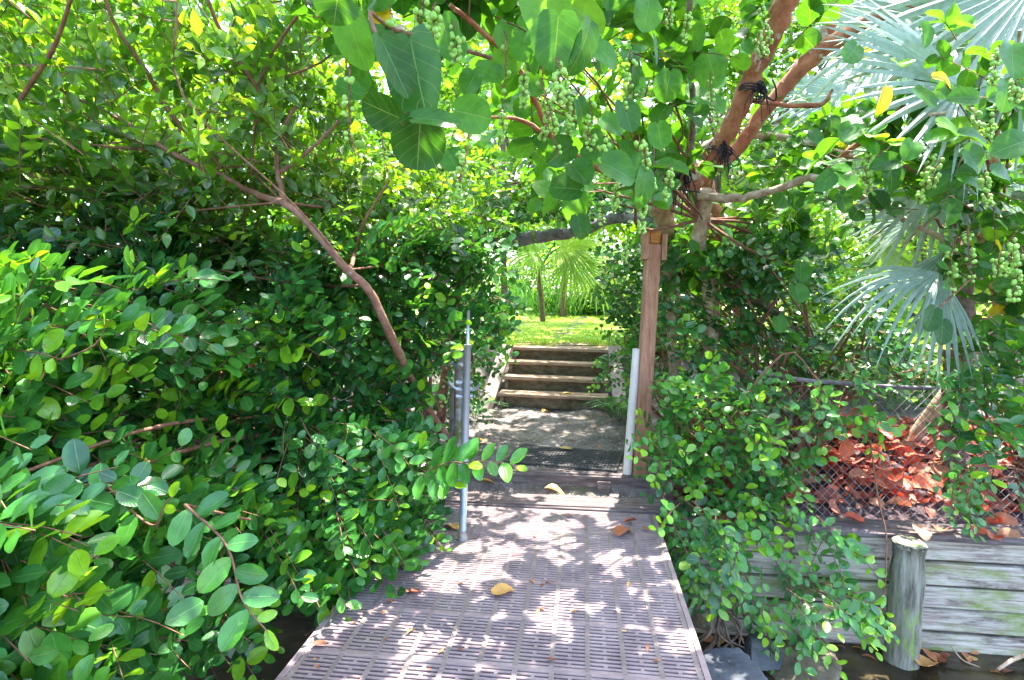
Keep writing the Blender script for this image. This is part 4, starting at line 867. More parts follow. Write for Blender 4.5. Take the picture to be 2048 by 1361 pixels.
for args in [
    ps(44, [(640, -130), (1340, -130), (1340, 60), (640, 60)], lambda x, y: 1.9 + abs(x - 1000) / 900, 1.2, (0, -.2, .1), (.7, .5, .4), (0, -.5, .6), .5, **kg),
    ps(60, [(900, -100), (1390, -100), (1400, 330), (1300, 420), (1080, 400), (1040, 260), (940, 140)], 2.7, 1.6, (0, -.2, -.05), (.7, .5, .4), (0, -.5, .6), .5, **kg),
    ps(26, [(1340, -100), (1700, -100), (1600, 60), (1480, 250), (1400, 330)], 3.5, 1.0, (0, -.2, -.05), (.7, .5, .4), (0, -.5, .6), .5, **kg),
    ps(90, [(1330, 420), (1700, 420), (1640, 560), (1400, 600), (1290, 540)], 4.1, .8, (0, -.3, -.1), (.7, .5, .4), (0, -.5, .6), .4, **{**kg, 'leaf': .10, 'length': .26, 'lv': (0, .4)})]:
    l, tw = sprigs(args[0], args[1], args[2], **args[3]); LL.append(l); TW.append(tw)
l, tw = sprigs(*ps(95, [(900, 60), (1330, 60), (1330, 390), (940, 390)], 5.0, 2.2, (0, -.2, 0), (.7, .5, .4), (0, -.3, .8), .4)[:3], **kg); LL.append(l); TW.append(tw)
# unseen overhead boughs, added above the view to shade the walkway and near leaves
ov = np.stack([rng.uniform(-1.2, 1.9, 120), rng.uniform(2.0, 5.6, 120), rng.uniform(2.75, 3.7, 120)], -1)
ov = ov[(ov[:, 2] - 1.35) / ov[:, 1] > .60]
ov = np.concatenate([ov, np.stack([rng.uniform(-.9, .5, 46), rng.uniform(.9, 1.9, 46), rng.uniform(2.55, 3.1, 46)], -1)])
l, tw = sprigs(ov, rng.normal(0, 1, (len(ov), 3)) * [1, 1, .3], np.tile([0, 0, 1.], (len(ov), 1)), **{**kg, 'n': 7}); LL.append(l); TW.append(tw)
mb = MB(); limbs(mb, [P(1600, -60, 3.05)], ov[::4], r0=.018, sag=.1); limbs(mb, [P(1405, 440, 3.9)], np.concatenate([P(rng.uniform(1000, 1380, 14), rng.uniform(20, 380, 14), rng.uniform(2.6, 3.6, 14)), P(rng.uniform(1350, 1640, 10), rng.uniform(440, 600, 10), 4.1)]), r0=.012, sag=0)
leaf_mesh('foliage', cat_leaves(LL), M['grape'], rt, 'round', fold=.2, curl=.26); twig_mesh('branches', TW, [.004] * len(TW), M['twig'], rt, mb)
for px, py, d, k in [(1160, 250, 2.0, 0), (1165, 235, 2.02, 2), (870, 5, 1.5, 0), (845, -10, 1.55, 2), (1118, 110, 1.48, 2), (1133, 150, 1.9, 1), (1100, 190, 2.0, 1), (1090, 185, 1.9, 3), (1010, 60, 1.8, 4), (1050, 20, 1.7, 4), (1080, 60, 1.75, 4), (985, 20, 1.9, 3), (910, 40, 1.7, 2),
                     (1280, 270, 1.9, 1), (1215, 270, 1.9, 0), (1240, 330, 2.0, 1), (1290, 395, 2.0, 0), (1205, 390, 2.1, 3), (1360, 10, 2.2, 0), (1378, 20, 2.2, 0), (1340, 0, 2.2, 2), (1525, 5, 2.5, 0), (1535, 50, 2.5, 0), (1515, 60, 2.5, 2), (1410, 150, 2.4, 2), (1398, 190, 2.4, 0),
                     (1420, 140, 2.5, 3), (1180, 180, 1.9, 3), (1260, 100, 1.9, 3), (1145, 210, 2.2, 1), (785, 40, 1.2, 2), (780, 10, 1.4, 3), (940, 260, 1.8, 3), (930, 290, 1.9, 1), (880, 290, 2.0, 2), (1325, 250, 2.1, 2), (1340, 330, 2.3, 0), (1240, 455, 2.7, 0), (1255, 480, 2.9, 2), (1100, 210, 2.3, 0), (700, 130, 1.5, 3), (760, 200, 1.6, 4), (1000, 215, 2.0, 0), (1055, 140, 2.0, 0)]:
    if rng.random() < .78: add_cluster(rt, P(px, py, d), k, .72 + .25 * rng.random())

rng = np.random.default_rng(106)
gb = np.array([3.0, 4.2, h_at(3.0, 4.2)])
rt = empty('seagrape_tree', gb, 'seagrape tree at the right edge with blue green round leaves near the palm', 'tree')
mb = MB(); mb.tube(catmull([gb - [0, 0, .1], P(1990, 640, 4.0), P(1960, 520, 3.7), P(1985, 420, 3.4), P(1990, 250, 3.1)], 6), np.linspace(.05, .022, 25), 10, rough=.08); mb.build('trunk', M['palebark'], rt, smooth=True, world=True)
for br in [[(1965, 520, 3.7, 14), (1940, 440, 3.5, 13), (1965, 400, 3.4, 11), (1960, 330, 3.2, 8)], [(1985, 420, 3.4, 12), (1900, 360, 3.1, 9), (1800, 350, 2.9, 7), (1740, 300, 2.7, 5)], [(1988, 300, 3.1, 9), (1930, 230, 2.8, 8), (1860, 230, 2.5, 6)], [(1990, 250, 3.1, 10), (2020, 180, 2.8, 7), (2040, 60, 2.6, 6)], [(1890, 480, 3.3, 9), (1940, 520, 3.3, 10), (1960, 560, 3.3, 8)]]:
    mb = MB(); pix_tube(mb, br); mb.build('branch', M['palebark'], rt, smooth=True, world=True)
LL, TW = [hpleaves(rgt)], []
kr = dict(length=.3, n=7, leaf=.098, wid=.95, droop=.1, spread=60, jit=.4, new=.04, lv=(.05, .7))
for args in [
    ps(56, [(1660, 230), (2150, 230), (2150, 400), (1800, 420), (1640, 400)], 2.6, 1.0, (0, -.3, .1), (.7, .5, .4), (0, -.5, .8), .4, **kr),
    ps(18, [(1900, 60), (2150, -60), (2150, 240), (1860, 240)], 2.4, .9, (0, -.3, .1), (.7, .5, .4), (0, -.5, .8), .4, **kr),
    ps(70, [(1880, 400), (2150, 380), (2150, 720), (1960, 700), (1930, 560)], 2.8, 1.0, (0, -.3, 0), (.7, .5, .4), (0, -.5, .8), .4, **{**kr, 'leaf': .08, 'lv': (0, .5)}),
    ps(8, [(1700, 100), (1850, 60), (1880, 240), (1700, 260)], 3.1, .8, (0, -.3, .1), (.7, .5, .4), (0, -.5, .8), .4, **{**kr, 'n': 4}),
    ps(46, [(1480, 230), (1680, 230), (1640, 420), (1480, 430)], 3.9, 1.0, (0, -.3, 0), (.7, .5, .4), (0, -.5, .8), .4, **{**kr, 'leaf': .085})]:
    l, tw = sprigs(args[0], args[1], args[2], **args[3]); LL.append(l); TW.append(tw)
leaf_mesh('foliage', cat_leaves(LL), M['grape'], rt, 'round', fold=.2, curl=.22)
mb = MB(); limbs(mb, [P(1985, 420, 3.4)], P(rng.uniform(1680, 2050, 18), rng.uniform(100, 640, 18), rng.uniform(2.7, 3.4, 18)), r0=.012, sag=.05); twig_mesh('branches', TW, [.0035] * len(TW), M['twig'], rt, mb)
for px, py, d, k in [(1735, 295, 2.5, 0), (1728, 330, 2.5, 2), (1880, 310, 2.3, 2), (1850, 330, 2.4, 0), (2030, 130, 1.9, 2), (2000, 90, 2.1, 0), (2025, 470, 2.2, 0), (2040, 490, 2.2, 1), (2000, 500, 2.3, 2), (1935, 450, 2.4, 3), (1970, 340, 2.2, 0), (1940, 210, 2.3, 2), (1905, 480, 2.5, 3), (1860, 290, 2.5, 2), (1990, 220, 2.4, 2)]:
    add_cluster(rt, P(px, py, d), k, .85 + .2 * rng.random())

rng = np.random.default_rng(107)
# black rope lashings
def rope(px, py, d, rad, axis_px, nturn, nstrand, label):
    mb = MB(); c = P(px, py, d); ax = nrm(P(px + axis_px[0], py + axis_px[1], d) - c); u = nrm(np.cross(ax, [0, 1, 0])); v = np.cross(ax, u)
    t = np.linspace(0, nturn * 6.283, nturn * 12); pts = c + ax * ((t / t[-1] - .5) * .03 * nturn * .5)[:, None] + (u * np.cos(t)[:, None] + v * np.sin(t)[:, None]) * rad + rng.normal(0, .002, (len(t), 3))
    mb.tube(pts, .0046, 5, rough=.1)
    for k in range(nstrand):
        a = c + v * -(rad + .004) * np.sign(v[1] if v[1] else 1) + rng.normal(0, .012, 3); dv = rng.normal(0, .5, 3) + [0, 0, -.9]; L = rng.uniform(.05, .17)
        mb.tube(catmull([a, a + dv * L * .35 + [0, 0, .012], a + dv * L * .7, a + dv * L * [.8, .8, 1.15]], 4), .0028, 4)
    kn = c - np.array([0, rad + .006, 0])
    for k in range(5): th = rng.uniform(0, 6, 12); mb.tube(catmull(kn + rng.normal(0, .013, (6, 3)), 4), .0045, 5)
    o = mb.build('rope_lashing', M['rope'], None, smooth=True); tag(o, label, 'rope', 'black ropes tying the seagrape limbs')
rope(1505, 185, 3.44, .083, (25, -60), 3, 16, 'topmost black rope lashing, knotted round the two thick red limbs')
rope(1438, 302, 3.68, .078, (40, -60), 5, 34, 'middle black rope lashing with many frayed strands at the limb fork')
rope(1365, 350, 3.70, .066, (60, -30), 4, 22, 'lowest black rope lashing with long strands hanging left of the limb fork')
mb = MB(); mb.tube(catmull([P(1545, 160, 3.45), P(1552, 180, 3.42), P(1548, 202, 3.5), P(1510, 178, 3.33), P(1490, 182, 3.40)], 6), .0055, 6)
tag(mb.build('rope_end', M['rope'], None, smooth=True), 'loose black rope loop beside the topmost lashing', 'rope'); mb = MB()
mb.tube(catmull([P(1365, 350, 3.6), P(1330, 352, 3.55), P(1330, 385, 3.55), P(1318, 400, 3.6), P(1345, 380, 3.55), P(1400, 385, 3.6)], 6), .0045, 6)
tag(mb.build('rope_end', M['rope'], None, smooth=True), 'loose black rope loop hanging left of the lowest lashing', 'rope')

rng = np.random.default_rng(108)
# --- right hand shrubs
shrub('cocoplum_shrub', 'tall tangled dark shrub right of the wooden gate post', 'shrub', W(1.9, .9, .2), [
    ps(330, [(1300, 500), (1500, 480), (1700, 520), (1760, 640), (1740, 760), (1600, 800), (1500, 900), (1300, 900), (1318, 700)], lambda x, y: 3.95 + (1500 - x) / 2500, .9, (.0, -.5, 0), (.6, .35, .4), UPN, lv=(0, .45), new=.05, length=.24, n=9, leaf=.068, wid=.74, droop=.12),
    ps(30, [(1700, 640), (1960, 700), (1960, 800), (1800, 760), (1640, 760)], 3.5, .6, (.0, -.5, 0), (.6, .35, .4), UPN, lv=(0, .4), length=.24, n=8, leaf=.06, wid=.72, droop=.12),
    ], 'bark', 'coco', nlimb=40, r0=.018)
shrub('cocoplum_shrub', 'bright glossy shrub growing through the fence and draping over the plank wall', 'shrub', W(1.05, .3, .0), [
    ps(170, [(1310, 740), (1420, 740), (1560, 800), (1600, 900), (1590, 1010), (1480, 1060), (1330, 1010), (1300, 880)], 3.25, .5, (.1, -.5, -.05), (.6, .35, .4), UPN, lv=(.15, .75), new=.13, length=.24, n=9, leaf=.066, wid=.68, droop=.2),
    ps(40, [(1330, 990), (1600, 990), (1700, 1080), (1560, 1130), (1420, 1110), (1330, 1090)], 3.0, .3, (.2, -.4, -.6), (.4, .25, .3), (.1, -.8, .5), lv=(.2, .75), new=.14, length=.25, n=9, leaf=.066, wid=.68, droop=.2),
    ps(18, [(1400, 1120), (1560, 1130), (1620, 1230), (1580, 1300), (1500, 1290), (1450, 1200)], 2.9, .2, (.25, -.3, -.6), (.4, .25, .3), (.1, -.8, .5), lv=(.2, .75), new=.2, length=.24, n=9, leaf=.066, wid=.6, droop=.2),
    ps(12, [(1580, 1110), (1700, 1190), (1740, 1230), (1640, 1230)], 2.85, .12, (.8, -.2, -.35), (.25, .25, .2), (.1, -.8, .5), lv=(.3, .75), new=.3, length=.28, n=9, leaf=.064, wid=.6, droop=.25),
    ps(16, [(1540, 720), (1900, 730), (1900, 800), (1560, 790)], 3.35, .15, (.4, -.3, -.3), (.5, .25, .3), (.1, -.8, .5), lv=(.1, .75), new=.1, length=.24, n=8, leaf=.066, wid=.72, droop=.2),
    ps(11, [(1580, 790), (1880, 800), (1880, 870), (1700, 890), (1590, 900)], 3.2, .2, (.2, -.3, -.5), (.5, .25, .3), (.1, -.8, .5), lv=(.1, .75), new=.14, length=.24, n=8, leaf=.07, wid=.75, droop=.2),
    ps(14, [(1330, 1080), (1400, 1080), (1400, 1200), (1350, 1170)], 3.05, .2, (.25, -.3, -.7), (.4, .25, .3), (.1, -.8, .5), lv=(.1, .6), new=.1, length=.22, n=8, leaf=.068, wid=.6, droop=.2),
    ], 'bark', 'coco', nlimb=26, r0=.012)
shrub('cocoplum_shrub', 'leafy shrub at the right edge leaning in front of the fence', 'shrub', W(3.3, .5, .15), [
    ps(80, [(1930, 720), (2160, 640), (2160, 980), (1990, 940), (1920, 860), (1900, 800)], 2.75, .7, (-.3, -.5, 0), (.5, .35, .35), UPN, lv=(.1, .6), new=.06, length=.28, n=8, leaf=.082, wid=.62, droop=.2),
    ps(18, [(1920, 900), (2000, 960), (1980, 1010), (1900, 980)], 2.95, .2, (-.3, -.3, -.5), (.4, .3, .3), UPN, lv=(.4, .75), new=.1, length=.2, n=6, leaf=.06, wid=.55, droop=.2),
    ], 'bark', 'coco', nlimb=20, r0=.014)
rng = np.random.default_rng(109)
# foliage framing the opening: arch over the steps
shrub('cocoplum_shrub', 'overhanging shrub arching above the opening with glimpses of grey wood', 'shrub', W(-.95, 1.25, .25), [
    ps(230, [(880, 420), (1060, 360), (1300, 400), (1300, 450), (1180, 430), (1050, 450), (960, 520), (910, 580)], lambda x, y: 4.3 + (x - 900) / 900, 1.0, (.2, -.4, .1), (.6, .4, .4), UPN, lv=(.1, .75), new=.06, length=.25, n=9, leaf=.062, wid=.75, droop=.1),
    ps(60, [(900, 690), (975, 690), (960, 800), (900, 850)], 4.6, .5, (.2, -.4, -.1), (.5, .4, .4), UPN, lv=(.1, .7), new=.1, length=.2, n=8, leaf=.05, wid=.7, droop=.2),
    ], 'bark', 'coco', nlimb=0, hand=[[(880, 850, 4.75, 20), (895, 700, 4.7, 18), (915, 590, 4.7, 16), (960, 470, 4.7, 13), (1060, 410, 4.8, 10), (1180, 400, 4.9, 8), (1280, 420, 5.0, 5)], [(900, 640, 4.7, 10), (940, 700, 4.8, 8), (950, 760, 4.9, 4)], [(950, 480, 4.7, 8), (1000, 380, 4.7, 5), (1080, 360, 4.7, 4)]])
mb = MB(); pix_tube(mb, [(880, 560, 4.6, 30), (960, 500, 4.8, 30), (1010, 484, 4.9, 28), (1080, 474, 5.0, 24), (1160, 462, 5.0, 22), (1220, 440, 5.0, 20), (1330, 440, 4.9, 18)], sides=12, rough=.07)
tag(mb.build('arching_branch', surf_mat('lichen_grey_bark', [(0.3, (0.12, 0.11, 0.12)), (0.6, (0.30, 0.29, 0.32)), (0.8, (0.45, 0.44, 0.47))], 20, rough=.9, bump=.6), None, smooth=True), 'thick lichen grey branch arching over the opening above the steps', 'branch')
shrub('cocoplum_shrub', 'slender leafy shrub between the stairs and the plastic pipe', 'shrub', W(1.05, 1.5, .25), [
    ps(90, [(1230, 480), (1300, 480), (1300, 680), (1250, 650), (1230, 600), (1200, 560)], 4.6, .8, (-.2, -.4, -.2), (.6, .4, .4), UPN, lv=(.1, .75), new=.06, length=.25, n=8, leaf=.06, wid=.85, droop=.2),
    ps(40, [(1215, 680), (1300, 680), (1300, 800), (1225, 810), (1210, 740)], 4.9, .6, (-.2, -.4, -.1), (.6, .4, .4), UPN, lv=(.2, .8), new=.1, length=.22, n=8, leaf=.055, wid=.7, droop=.2),
    ], 'bark', 'coco', nlimb=12, r0=.012)
# peeling red trunk behind
mb = MB(); pix_tube(mb, [(1500, 760, 6.2, 30), (1478, 600, 5.9, 34), (1450, 500, 5.6, 34), (1425, 410, 5.3, 30), (1400, 330, 5.0, 26)], sides=12)
tr = empty('red_trunk_tree', P(1500, 700, 6.2) * [1, 1, 0] + [0, 0, .55], 'slim tree with orange red peeling trunk behind the rope tied limbs', 'tree')
mb.build('trunk', M['redbark'], tr, smooth=True, world=True)
l, tw = sprigs(*ps(120, [(1250, 60), (1600, 60), (1640, 380), (1500, 460), (1300, 420)], 5.2, 1.4, (0, 0, .4), (.7, .5, .4), (0, -.4, .8), .4)[:3], length=.32, n=8, leaf=.09, wid=.5, lv=(.2, .8))
leaf_mesh('foliage', l, M['lit'], tr, 'pointed'); twig_mesh('twigs', [tw], [.004], M['twig'], tr)

rng = np.random.default_rng(110)
# --- fan palms
def frond(parent, hub, axis, normal, Rr, nseg=30, arc=250, mat='silver', stem_from=None, split=.45, droop=.25, wseg=1.0, seedjit=.05):
    X = nrm(np.array(axis, float)); Z = np.array(normal, float); Z = nrm(Z - X * Z.dot(X)); Y = np.cross(Z, X); V = []; F = []; uvs = []; lv = []
    base_lv = rng.uniform(.2, .75)
    for i in range(nseg):
        an = R(arc) * ((i + .5) / nseg - .5) + rng.normal(0, .012); L = Rr * (1 - .28 * abs(an / R(arc / 2)) ** 2) * rng.uniform(.9, 1.05)
        dirv = X * math.cos(an) + Y * math.sin(an); sd = -X * math.sin(an) + Y * math.cos(an); da = R(arc) / nseg * .5
        b0 = len(V); dr = droop * rng.uniform(.6, 1.6); tw_ = rng.normal(0, .15)
        for s in (0.0, .25, split, .62, .8, .92, 1.0):
            wdt = (s * L * math.tan(da) if s <= split else split * L * math.tan(da) * (1 - ((s - split) / (1 - split)) ** 1.3)) * 1.02 * wseg
            c = hub + dirv * (s * L) + Z * (-.10 * s * L * s) + np.array([0, 0, -1.]) * dr * L * max(0, s - .35) ** 2 * 1.3
            fz = wdt * .75 * (1 if s <= split else .9)
            for q, up in ((-1, 0), (0, 1), (1, 0)):
                V.append(c + sd * (q * wdt) + Z * (up * fz + tw_ * q * wdt)); uvs.append((s, .5 + .5 * q)); lv.append(base_lv + rng.normal(0, .02) + (.1 if i % 3 == 0 else 0))
        for a in range(6):
            for b in range(2): F.append((b0 + a * 3 + b, b0 + a * 3 + 3 + b, b0 + a * 3 + 4 + b, b0 + a * 3 + 1 + b))
    V = np.array(V); fr_ = mesh_from('frond', rel(parent, V), np.array(F), M[mat], parent, uvs=np.array(uvs), attr=np.array(lv), smooth=False)
    if stem_from is not None:
        a = np.array(stem_from, float); mid = (a + hub) / 2 + np.array([0, 0, .12]) * np.linalg.norm(a - hub)
        m2 = MB(); m2.tube(catmull([a, mid, hub], 6), np.linspace(.012, .006, 13) * (Rr / .8 + .3), 6); m2.build('stalk', M['palm'], fr_, smooth=True, world=False)
        fr_.children[0].data.transform(Matrix.Translation(-Vector(parent.location)))
    return fr_
def palm(base, top, fr_list, label, mat='silver', trunk_r=.07, group='fan palms', bark='bark'):
    base = np.array(base, float); rt = empty('fan_palm', base, label, 'palm', group); top = np.array(top, float)
    mb = MB(); k = 14; pts = [base - [0, 0, .1] + (top - base + [0, 0, .1]) * t for t in np.linspace(0, 1, k)]; mb.tube(pts, trunk_r * (1 + .12 * (np.arange(k) % 2)), 12, rough=.08); mb.build('trunk', M[bark], rt, smooth=True, world=True)
    for f in fr_list: frond(rt, f[0], f[1], f[2], f[3], mat=mat, stem_from=top, **(f[4] if len(f) > 4 else {}))
    return rt
def ground_at(p): return np.array([p[0], p[1], h_at(p[0], p[1])])
t1 = P(2110, 330, 3.5)
palm(ground_at(t1), t1, [(P(1922, 178, 2.75), (-.85, -.1, .35), (.1, -.8, .5), .80, dict(arc=215, nseg=30, droop=.08)),
    (P(2075, -40, 2.9), (-.5, -.2, -.7), (-.2, -.9, .2), 1.0, dict(arc=220, droop=.1)), (P(1960, 330, 4.5), (.5, -.1, .7), (0, -.9, .3), .9, dict(arc=200)),
    (P(1990, 90, 3.1), (-.7, .1, .6), (.1, -.9, .4), 1.05, dict(arc=220, droop=.05)), (P(2080, 150, 4.4), (-.2, -.1, .9), (-.3, -.9, .1), .9, dict(arc=200)), (P(1800, 60, 4.2), (-.8, .1, .2), (.2, -.9, .4), 1.0, dict(arc=230)),
    (P(1700, 190, 5.4), (-.9, .1, -.1), (.1, -.8, .6), .9, dict(arc=200))],
    'tall silver fan palm with large blue grey fans at the top right')
t2 = P(1930, 470, 3.9)
palm(ground_at(t2), t2, [(P(1885, 335, 3.2), (-.45, -.1, -.8), (-.1, -.9, .35), .66, dict(arc=190, nseg=26, droop=.1)),
    (P(1878, 545, 2.9), (-.93, -.2, -.18), (-.1, -.6, .8), .62, dict(arc=85, nseg=13, droop=.45)), (P(1888, 560, 2.9), (-.12, -.2, -.95), (-.2, -.95, .1), .58, dict(arc=66, nseg=11, droop=.1)), (P(1900, 500, 3.1), (-.6, -.1, -.7), (-.3, -.9, .2), .45, dict(arc=60, nseg=8, droop=.3)),
    (P(1830, 440, 4.4), (-.5, 0, .8), (0, -.9, .3), .7, dict(arc=200)), (P(2040, 480, 4.2), (.3, -.1, .8), (0, -.9, .3), .7, dict(arc=200))],
    'low silver fan palm with a drooping fan hanging toward the fence')
t3 = P(1640, 560, 6.6)
palm(ground_at(t3), t3, [(P(1545, 330, 6.0), (.3, 0, -.9), (0, -.9, .3), .75, dict(arc=210)), (P(1600, 440, 6.2), (-.8, 0, .3), (0, -.8, .5), .8, {}), (P(1720, 400, 6.4), (.5, 0, .6), (0, -.8, .5), .8, {}), (P(1680, 330, 6.6), (0, 0, .9), (0, -.9, .2), .8, {}), (P(1560, 500, 6.2), (-.6, 0, -.5), (0, -.8, .5), .7, {}), (P(1760, 500, 6.4), (.6, 0, -.3), (0, -.8, .5), .75, {})],
    'green grey fan palm in the middle distance behind the right hand shrubs', mat='palm')
t4 = P(1105, 525, 12.5)
palm(ground_at(t4 + [-.2, 0, 0]), t4 + [-.3, .1, -.2], [(P(1120, 495, 12), (.9, -.2, .1), (0, -.6, .9), 1.25, dict(arc=230, droop=.35, nseg=34)), (P(1140, 520, 11.6), (.7, -.4, -.5), (0, -.8, .7), 1.1, dict(arc=200, droop=.4)), (P(1075, 505, 12.5), (-.8, -.2, .3), (0, -.7, .7), 1.0, dict(droop=.3)), (P(1130, 470, 12.8), (.4, 0, .9), (0, -.8, .4), 1.1, dict(droop=.2)), (P(1190, 545, 12.2), (.7, -.4, -.4), (0, -.8, .7), 1.1, dict(droop=.3))],
    'sunlit yellow green fan palm beyond the lawn, seen through the opening', mat='palm', trunk_r=.06)

rng = np.random.default_rng(111)
# --- plants beyond the lawn
def clump(name, label, cat, pos, n, L, w, mat, spread=.35, lean=.55, group=None):
    b0 = ground_at(pos); rt = empty(name, b0, label, cat, group); b = b0 + rng.normal(0, spread, (n, 3)) * [1, .6, 0]
    b[:, 2] = [h_at(x, y) for x, y, _ in b]
    d = np.stack([rng.normal(0, lean, n), rng.normal(0, lean, n), np.ones(n)], -1)
    Lf = dict(p=b, d=d, n=rng.normal(0, 1, (n, 3)) * [1, 1, .1] + [0, -.3, .1], L=L * rng.uniform(.6, 1.2, n), w=np.full(n, w), lv=rng.uniform(0, .9, n))
    leaf_mesh('leaves', Lf, M[mat], rt, 'pointed', curl=.6); return rt
clump('strap_leaf_clump', 'clump of green strap leaved plants at the lawn edge right of the palm trunk', 'plant', P(1110, 615, 15), 700, .75, .045, 'strap', .75)
clump('strap_leaf_clump', 'smaller strap leaved clump at the far lawn edge, further right', 'plant', P(1200, 612, 15.5), 400, .7, .045, 'strap', .6)
clump('strap_leaf_clump', 'pale green strap leaved clump left of the palm trunk beyond the lawn', 'plant', P(1000, 612, 15.5), 500, .8, .05, 'strap', .7)
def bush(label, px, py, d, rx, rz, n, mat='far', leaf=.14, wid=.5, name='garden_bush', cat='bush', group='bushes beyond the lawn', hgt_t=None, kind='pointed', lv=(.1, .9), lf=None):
    """a bush or tree: crown centre seen at px, py at distance d; shoots fill an uneven ellipsoid"""
    c = P(px, py, d); g = ground_at(c); rt = empty(name, g, label, cat, group)
    lob = rng.normal(0, .55, (7, 3)) * [rx, rx * .8, rz]; k = rng.integers(0, 7, n)
    v = nrm(rng.normal(0, 1, (n, 3))) * (rng.random(n) ** .45)[:, None] * [rx * .55, rx * .5, rz * .5]; Pp = c + lob[k] + v
    Pp[:, 2] = np.maximum(Pp[:, 2], g[2] + .08)
    if d < 14:                         # keeps the crowns off the cleared path and lawn
        qx = CX + FPX * Pp[:, 0] / Pp[:, 1]; qy = 600 - FPX * (Pp[:, 2] - CAMH) / Pp[:, 1]
        Pp = Pp[~((qx > 925) & (qx < 1275) & (qy > 440))]; n = len(Pp); v = nrm(Pp - c)
    D = nrm(v + rng.normal(0, .25, (n, 3))); l, tw = sprigs(Pp, D, np.array([0, -.3, 1.]) + rng.normal(0, .4, (n, 3)), length=leaf * 3, n=7, leaf=leaf, wid=wid, lv=lv, jit=.4)
    leaf_mesh('foliage', l, M[mat], rt, kind); mb = MB()
    mb.tube(catmull([g - [0, 0, .1], g + (c - g) * .5 + rng.normal(0, .05, 3), c], 4), np.linspace(.03 + .03 * rz, .02, 9), 8, rough=.08); mb.build('trunk', M['bark'], rt, smooth=True, world=True)
    mb = MB(); limbs(mb, [g + (c - g) * .4], Pp[:: max(1, n // 14)], r0=.025, sag=.1); mb.build('branches', M['bark'], rt, smooth=True, world=True)
    return rt
bush('dark feathery bush beyond the lawn, right behind the palm trunk', 1075, 590, 16, .7, .4, 300, 'coco', .13, .35)
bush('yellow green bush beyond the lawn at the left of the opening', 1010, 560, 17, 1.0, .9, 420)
bush('dark green bush beyond the lawn at the right of the opening', 1225, 565, 15, .9, .7, 420, 'coco', .12)
bush('large shaded bush high behind the opening', 1130, 450, 20, 2.4, 1.5, 900, 'coco', leaf=.2)
tl = 'trees behind the hedge'
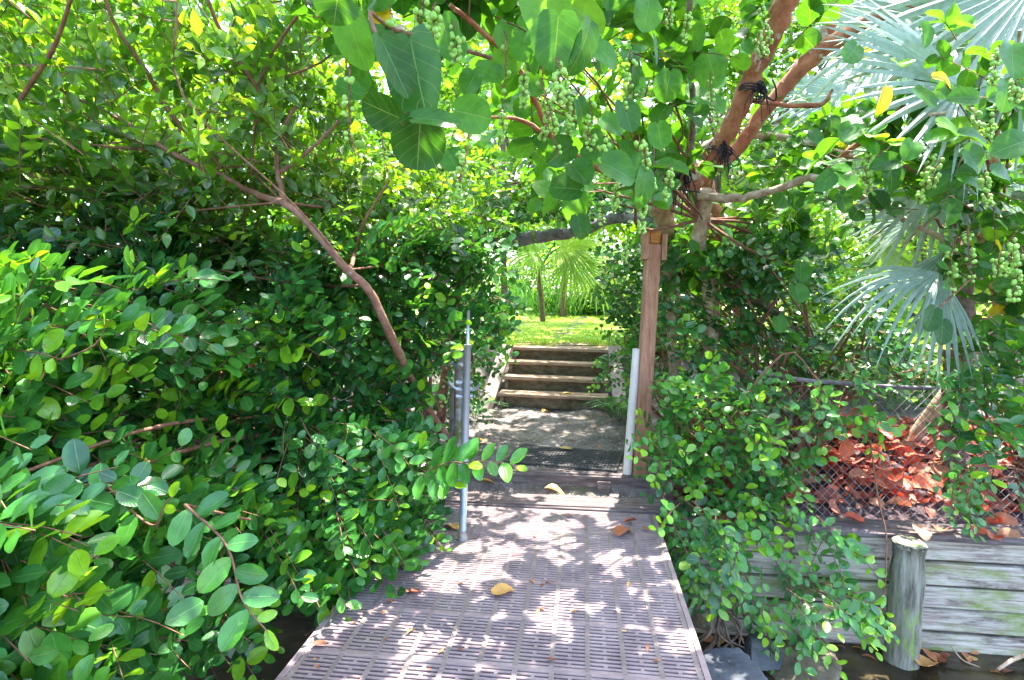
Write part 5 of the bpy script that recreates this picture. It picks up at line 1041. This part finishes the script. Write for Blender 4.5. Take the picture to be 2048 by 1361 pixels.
for i, (px, py, d, rx, rz, n, lab, mt_, lf) in enumerate([
    (60, 330, 7.0, 1.5, 1.6, 900, 'sunlit tree at the far left behind the leaning tree', 'lit', .13),
    (300, 200, 8.5, 1.9, 1.9, 1000, 'tall backlit tree behind the upper left limbs', 'lit', .14),
    (560, 300, 7.5, 1.5, 1.8, 900, 'backlit tree behind the fork of the reddish limbs', 'lit', .13),
    (1010, 60, 9.0, 1.9, 1.2, 900, 'yellow green tree high behind the hanging fruit clusters', 'lit', .14),
    (1450, 40, 8.0, 1.7, 1.2, 900, 'yellow green tree high behind the two thick red limbs', 'lit', .14),
    (330, 560, 6.0, 1.6, 1.1, 800, 'dark leafy tree behind the left hedge', 'coco', .11),
    (760, 420, 8.5, 1.6, 1.6, 900, 'bright tree left of the opening behind the seagrape boughs', 'lit', .13),
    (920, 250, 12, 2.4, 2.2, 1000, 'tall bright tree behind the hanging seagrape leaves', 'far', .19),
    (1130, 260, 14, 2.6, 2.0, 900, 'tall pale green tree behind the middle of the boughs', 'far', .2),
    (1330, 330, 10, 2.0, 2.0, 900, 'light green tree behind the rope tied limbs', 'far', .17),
    (1440, 620, 7.5, .9, 1.0, 600, 'green bush behind the wooden gate post', 'coco', .10),
    (1560, 650, 7.0, 1.4, 1.1, 900, 'tangled green bush behind the tall dark shrub', 'far', .11),
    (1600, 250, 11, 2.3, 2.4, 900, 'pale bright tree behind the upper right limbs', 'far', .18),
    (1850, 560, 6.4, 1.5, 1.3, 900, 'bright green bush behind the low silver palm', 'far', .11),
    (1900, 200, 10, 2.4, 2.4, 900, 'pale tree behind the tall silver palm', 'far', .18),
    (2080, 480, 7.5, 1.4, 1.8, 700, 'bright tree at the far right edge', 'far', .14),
    (790, 620, 6.5, .7, .8, 500, 'green bush between the hedge and the lawn', 'coco', .10),
    (1750, 690, 5.8, .9, .4, 300, 'low bush behind the wire fence', 'coco', .09),
    (640, 620, 5.5, 1.0, .9, 600, 'shaded bush behind the dark shrub', 'coco', .10),
    (100, 800, 4.6, 1.2, .9, 600, 'shaded bush behind the left edge of the hedge', 'coco', .10)]):
    bush(lab, px, py, d, rx, rz, n, mt_, lf, .5, name='background_tree' if 'tree' in lab else 'background_bush', cat='tree' if 'tree' in lab else 'bush', group=tl)
# little ferns beside the steps
def fern(pos, label, nf=9, L=.34):
    g = np.array(pos, float); rt = empty('fern', g, label, 'fern', 'ferns beside the steps'); LL = []; mb = MB()
    for k in range(nf):
        a = rng.uniform(0, 6.28); X = catmull([g, g + [math.cos(a) * L * .4, math.sin(a) * L * .4, L * .55], g + [math.cos(a) * L, math.sin(a) * L, L * .45]], 6); mb.tube(X, .0018, 4)
        for j in range(2, len(X)):
            T = nrm(X[j] - X[j - 1]); sd = nrm(np.cross(T, [0, 0, 1.]))
            for q in (-1, 1):
                for o_ in (0, .5): LL.append(dict(p=(X[j] + (X[j - 1] - X[j]) * o_)[None], d=(sd * q + T * .4)[None], n=np.array([[0, 0, 1.]]), L=np.array([L * .22 * (1.1 - j / len(X))]), w=np.array([.011]), lv=rng.uniform(.3, .8, 1)))
    leaf_mesh('fronds', cat_leaves(LL), M['strap'], rt, 'low'); mb.build('stalks', M['strap'], rt, smooth=True, world=True)
for i, (x, y, lab) in enumerate([(1235, 800, 'fern right of the foot of the stairs'), (1222, 752, 'fern right of the middle stair treads'), (1255, 770, 'fern between the stairs and the plastic pipe'), (950, 800, 'fern left of the foot of the stairs'), (1240, 725, 'fern right of the topmost stair tread')]):
    p = P(x, y, 5.9 - i * .1); fern(ground_at(p), lab)
print('verts', sum(len(m.vertices) for m in bpy.data.meshes))
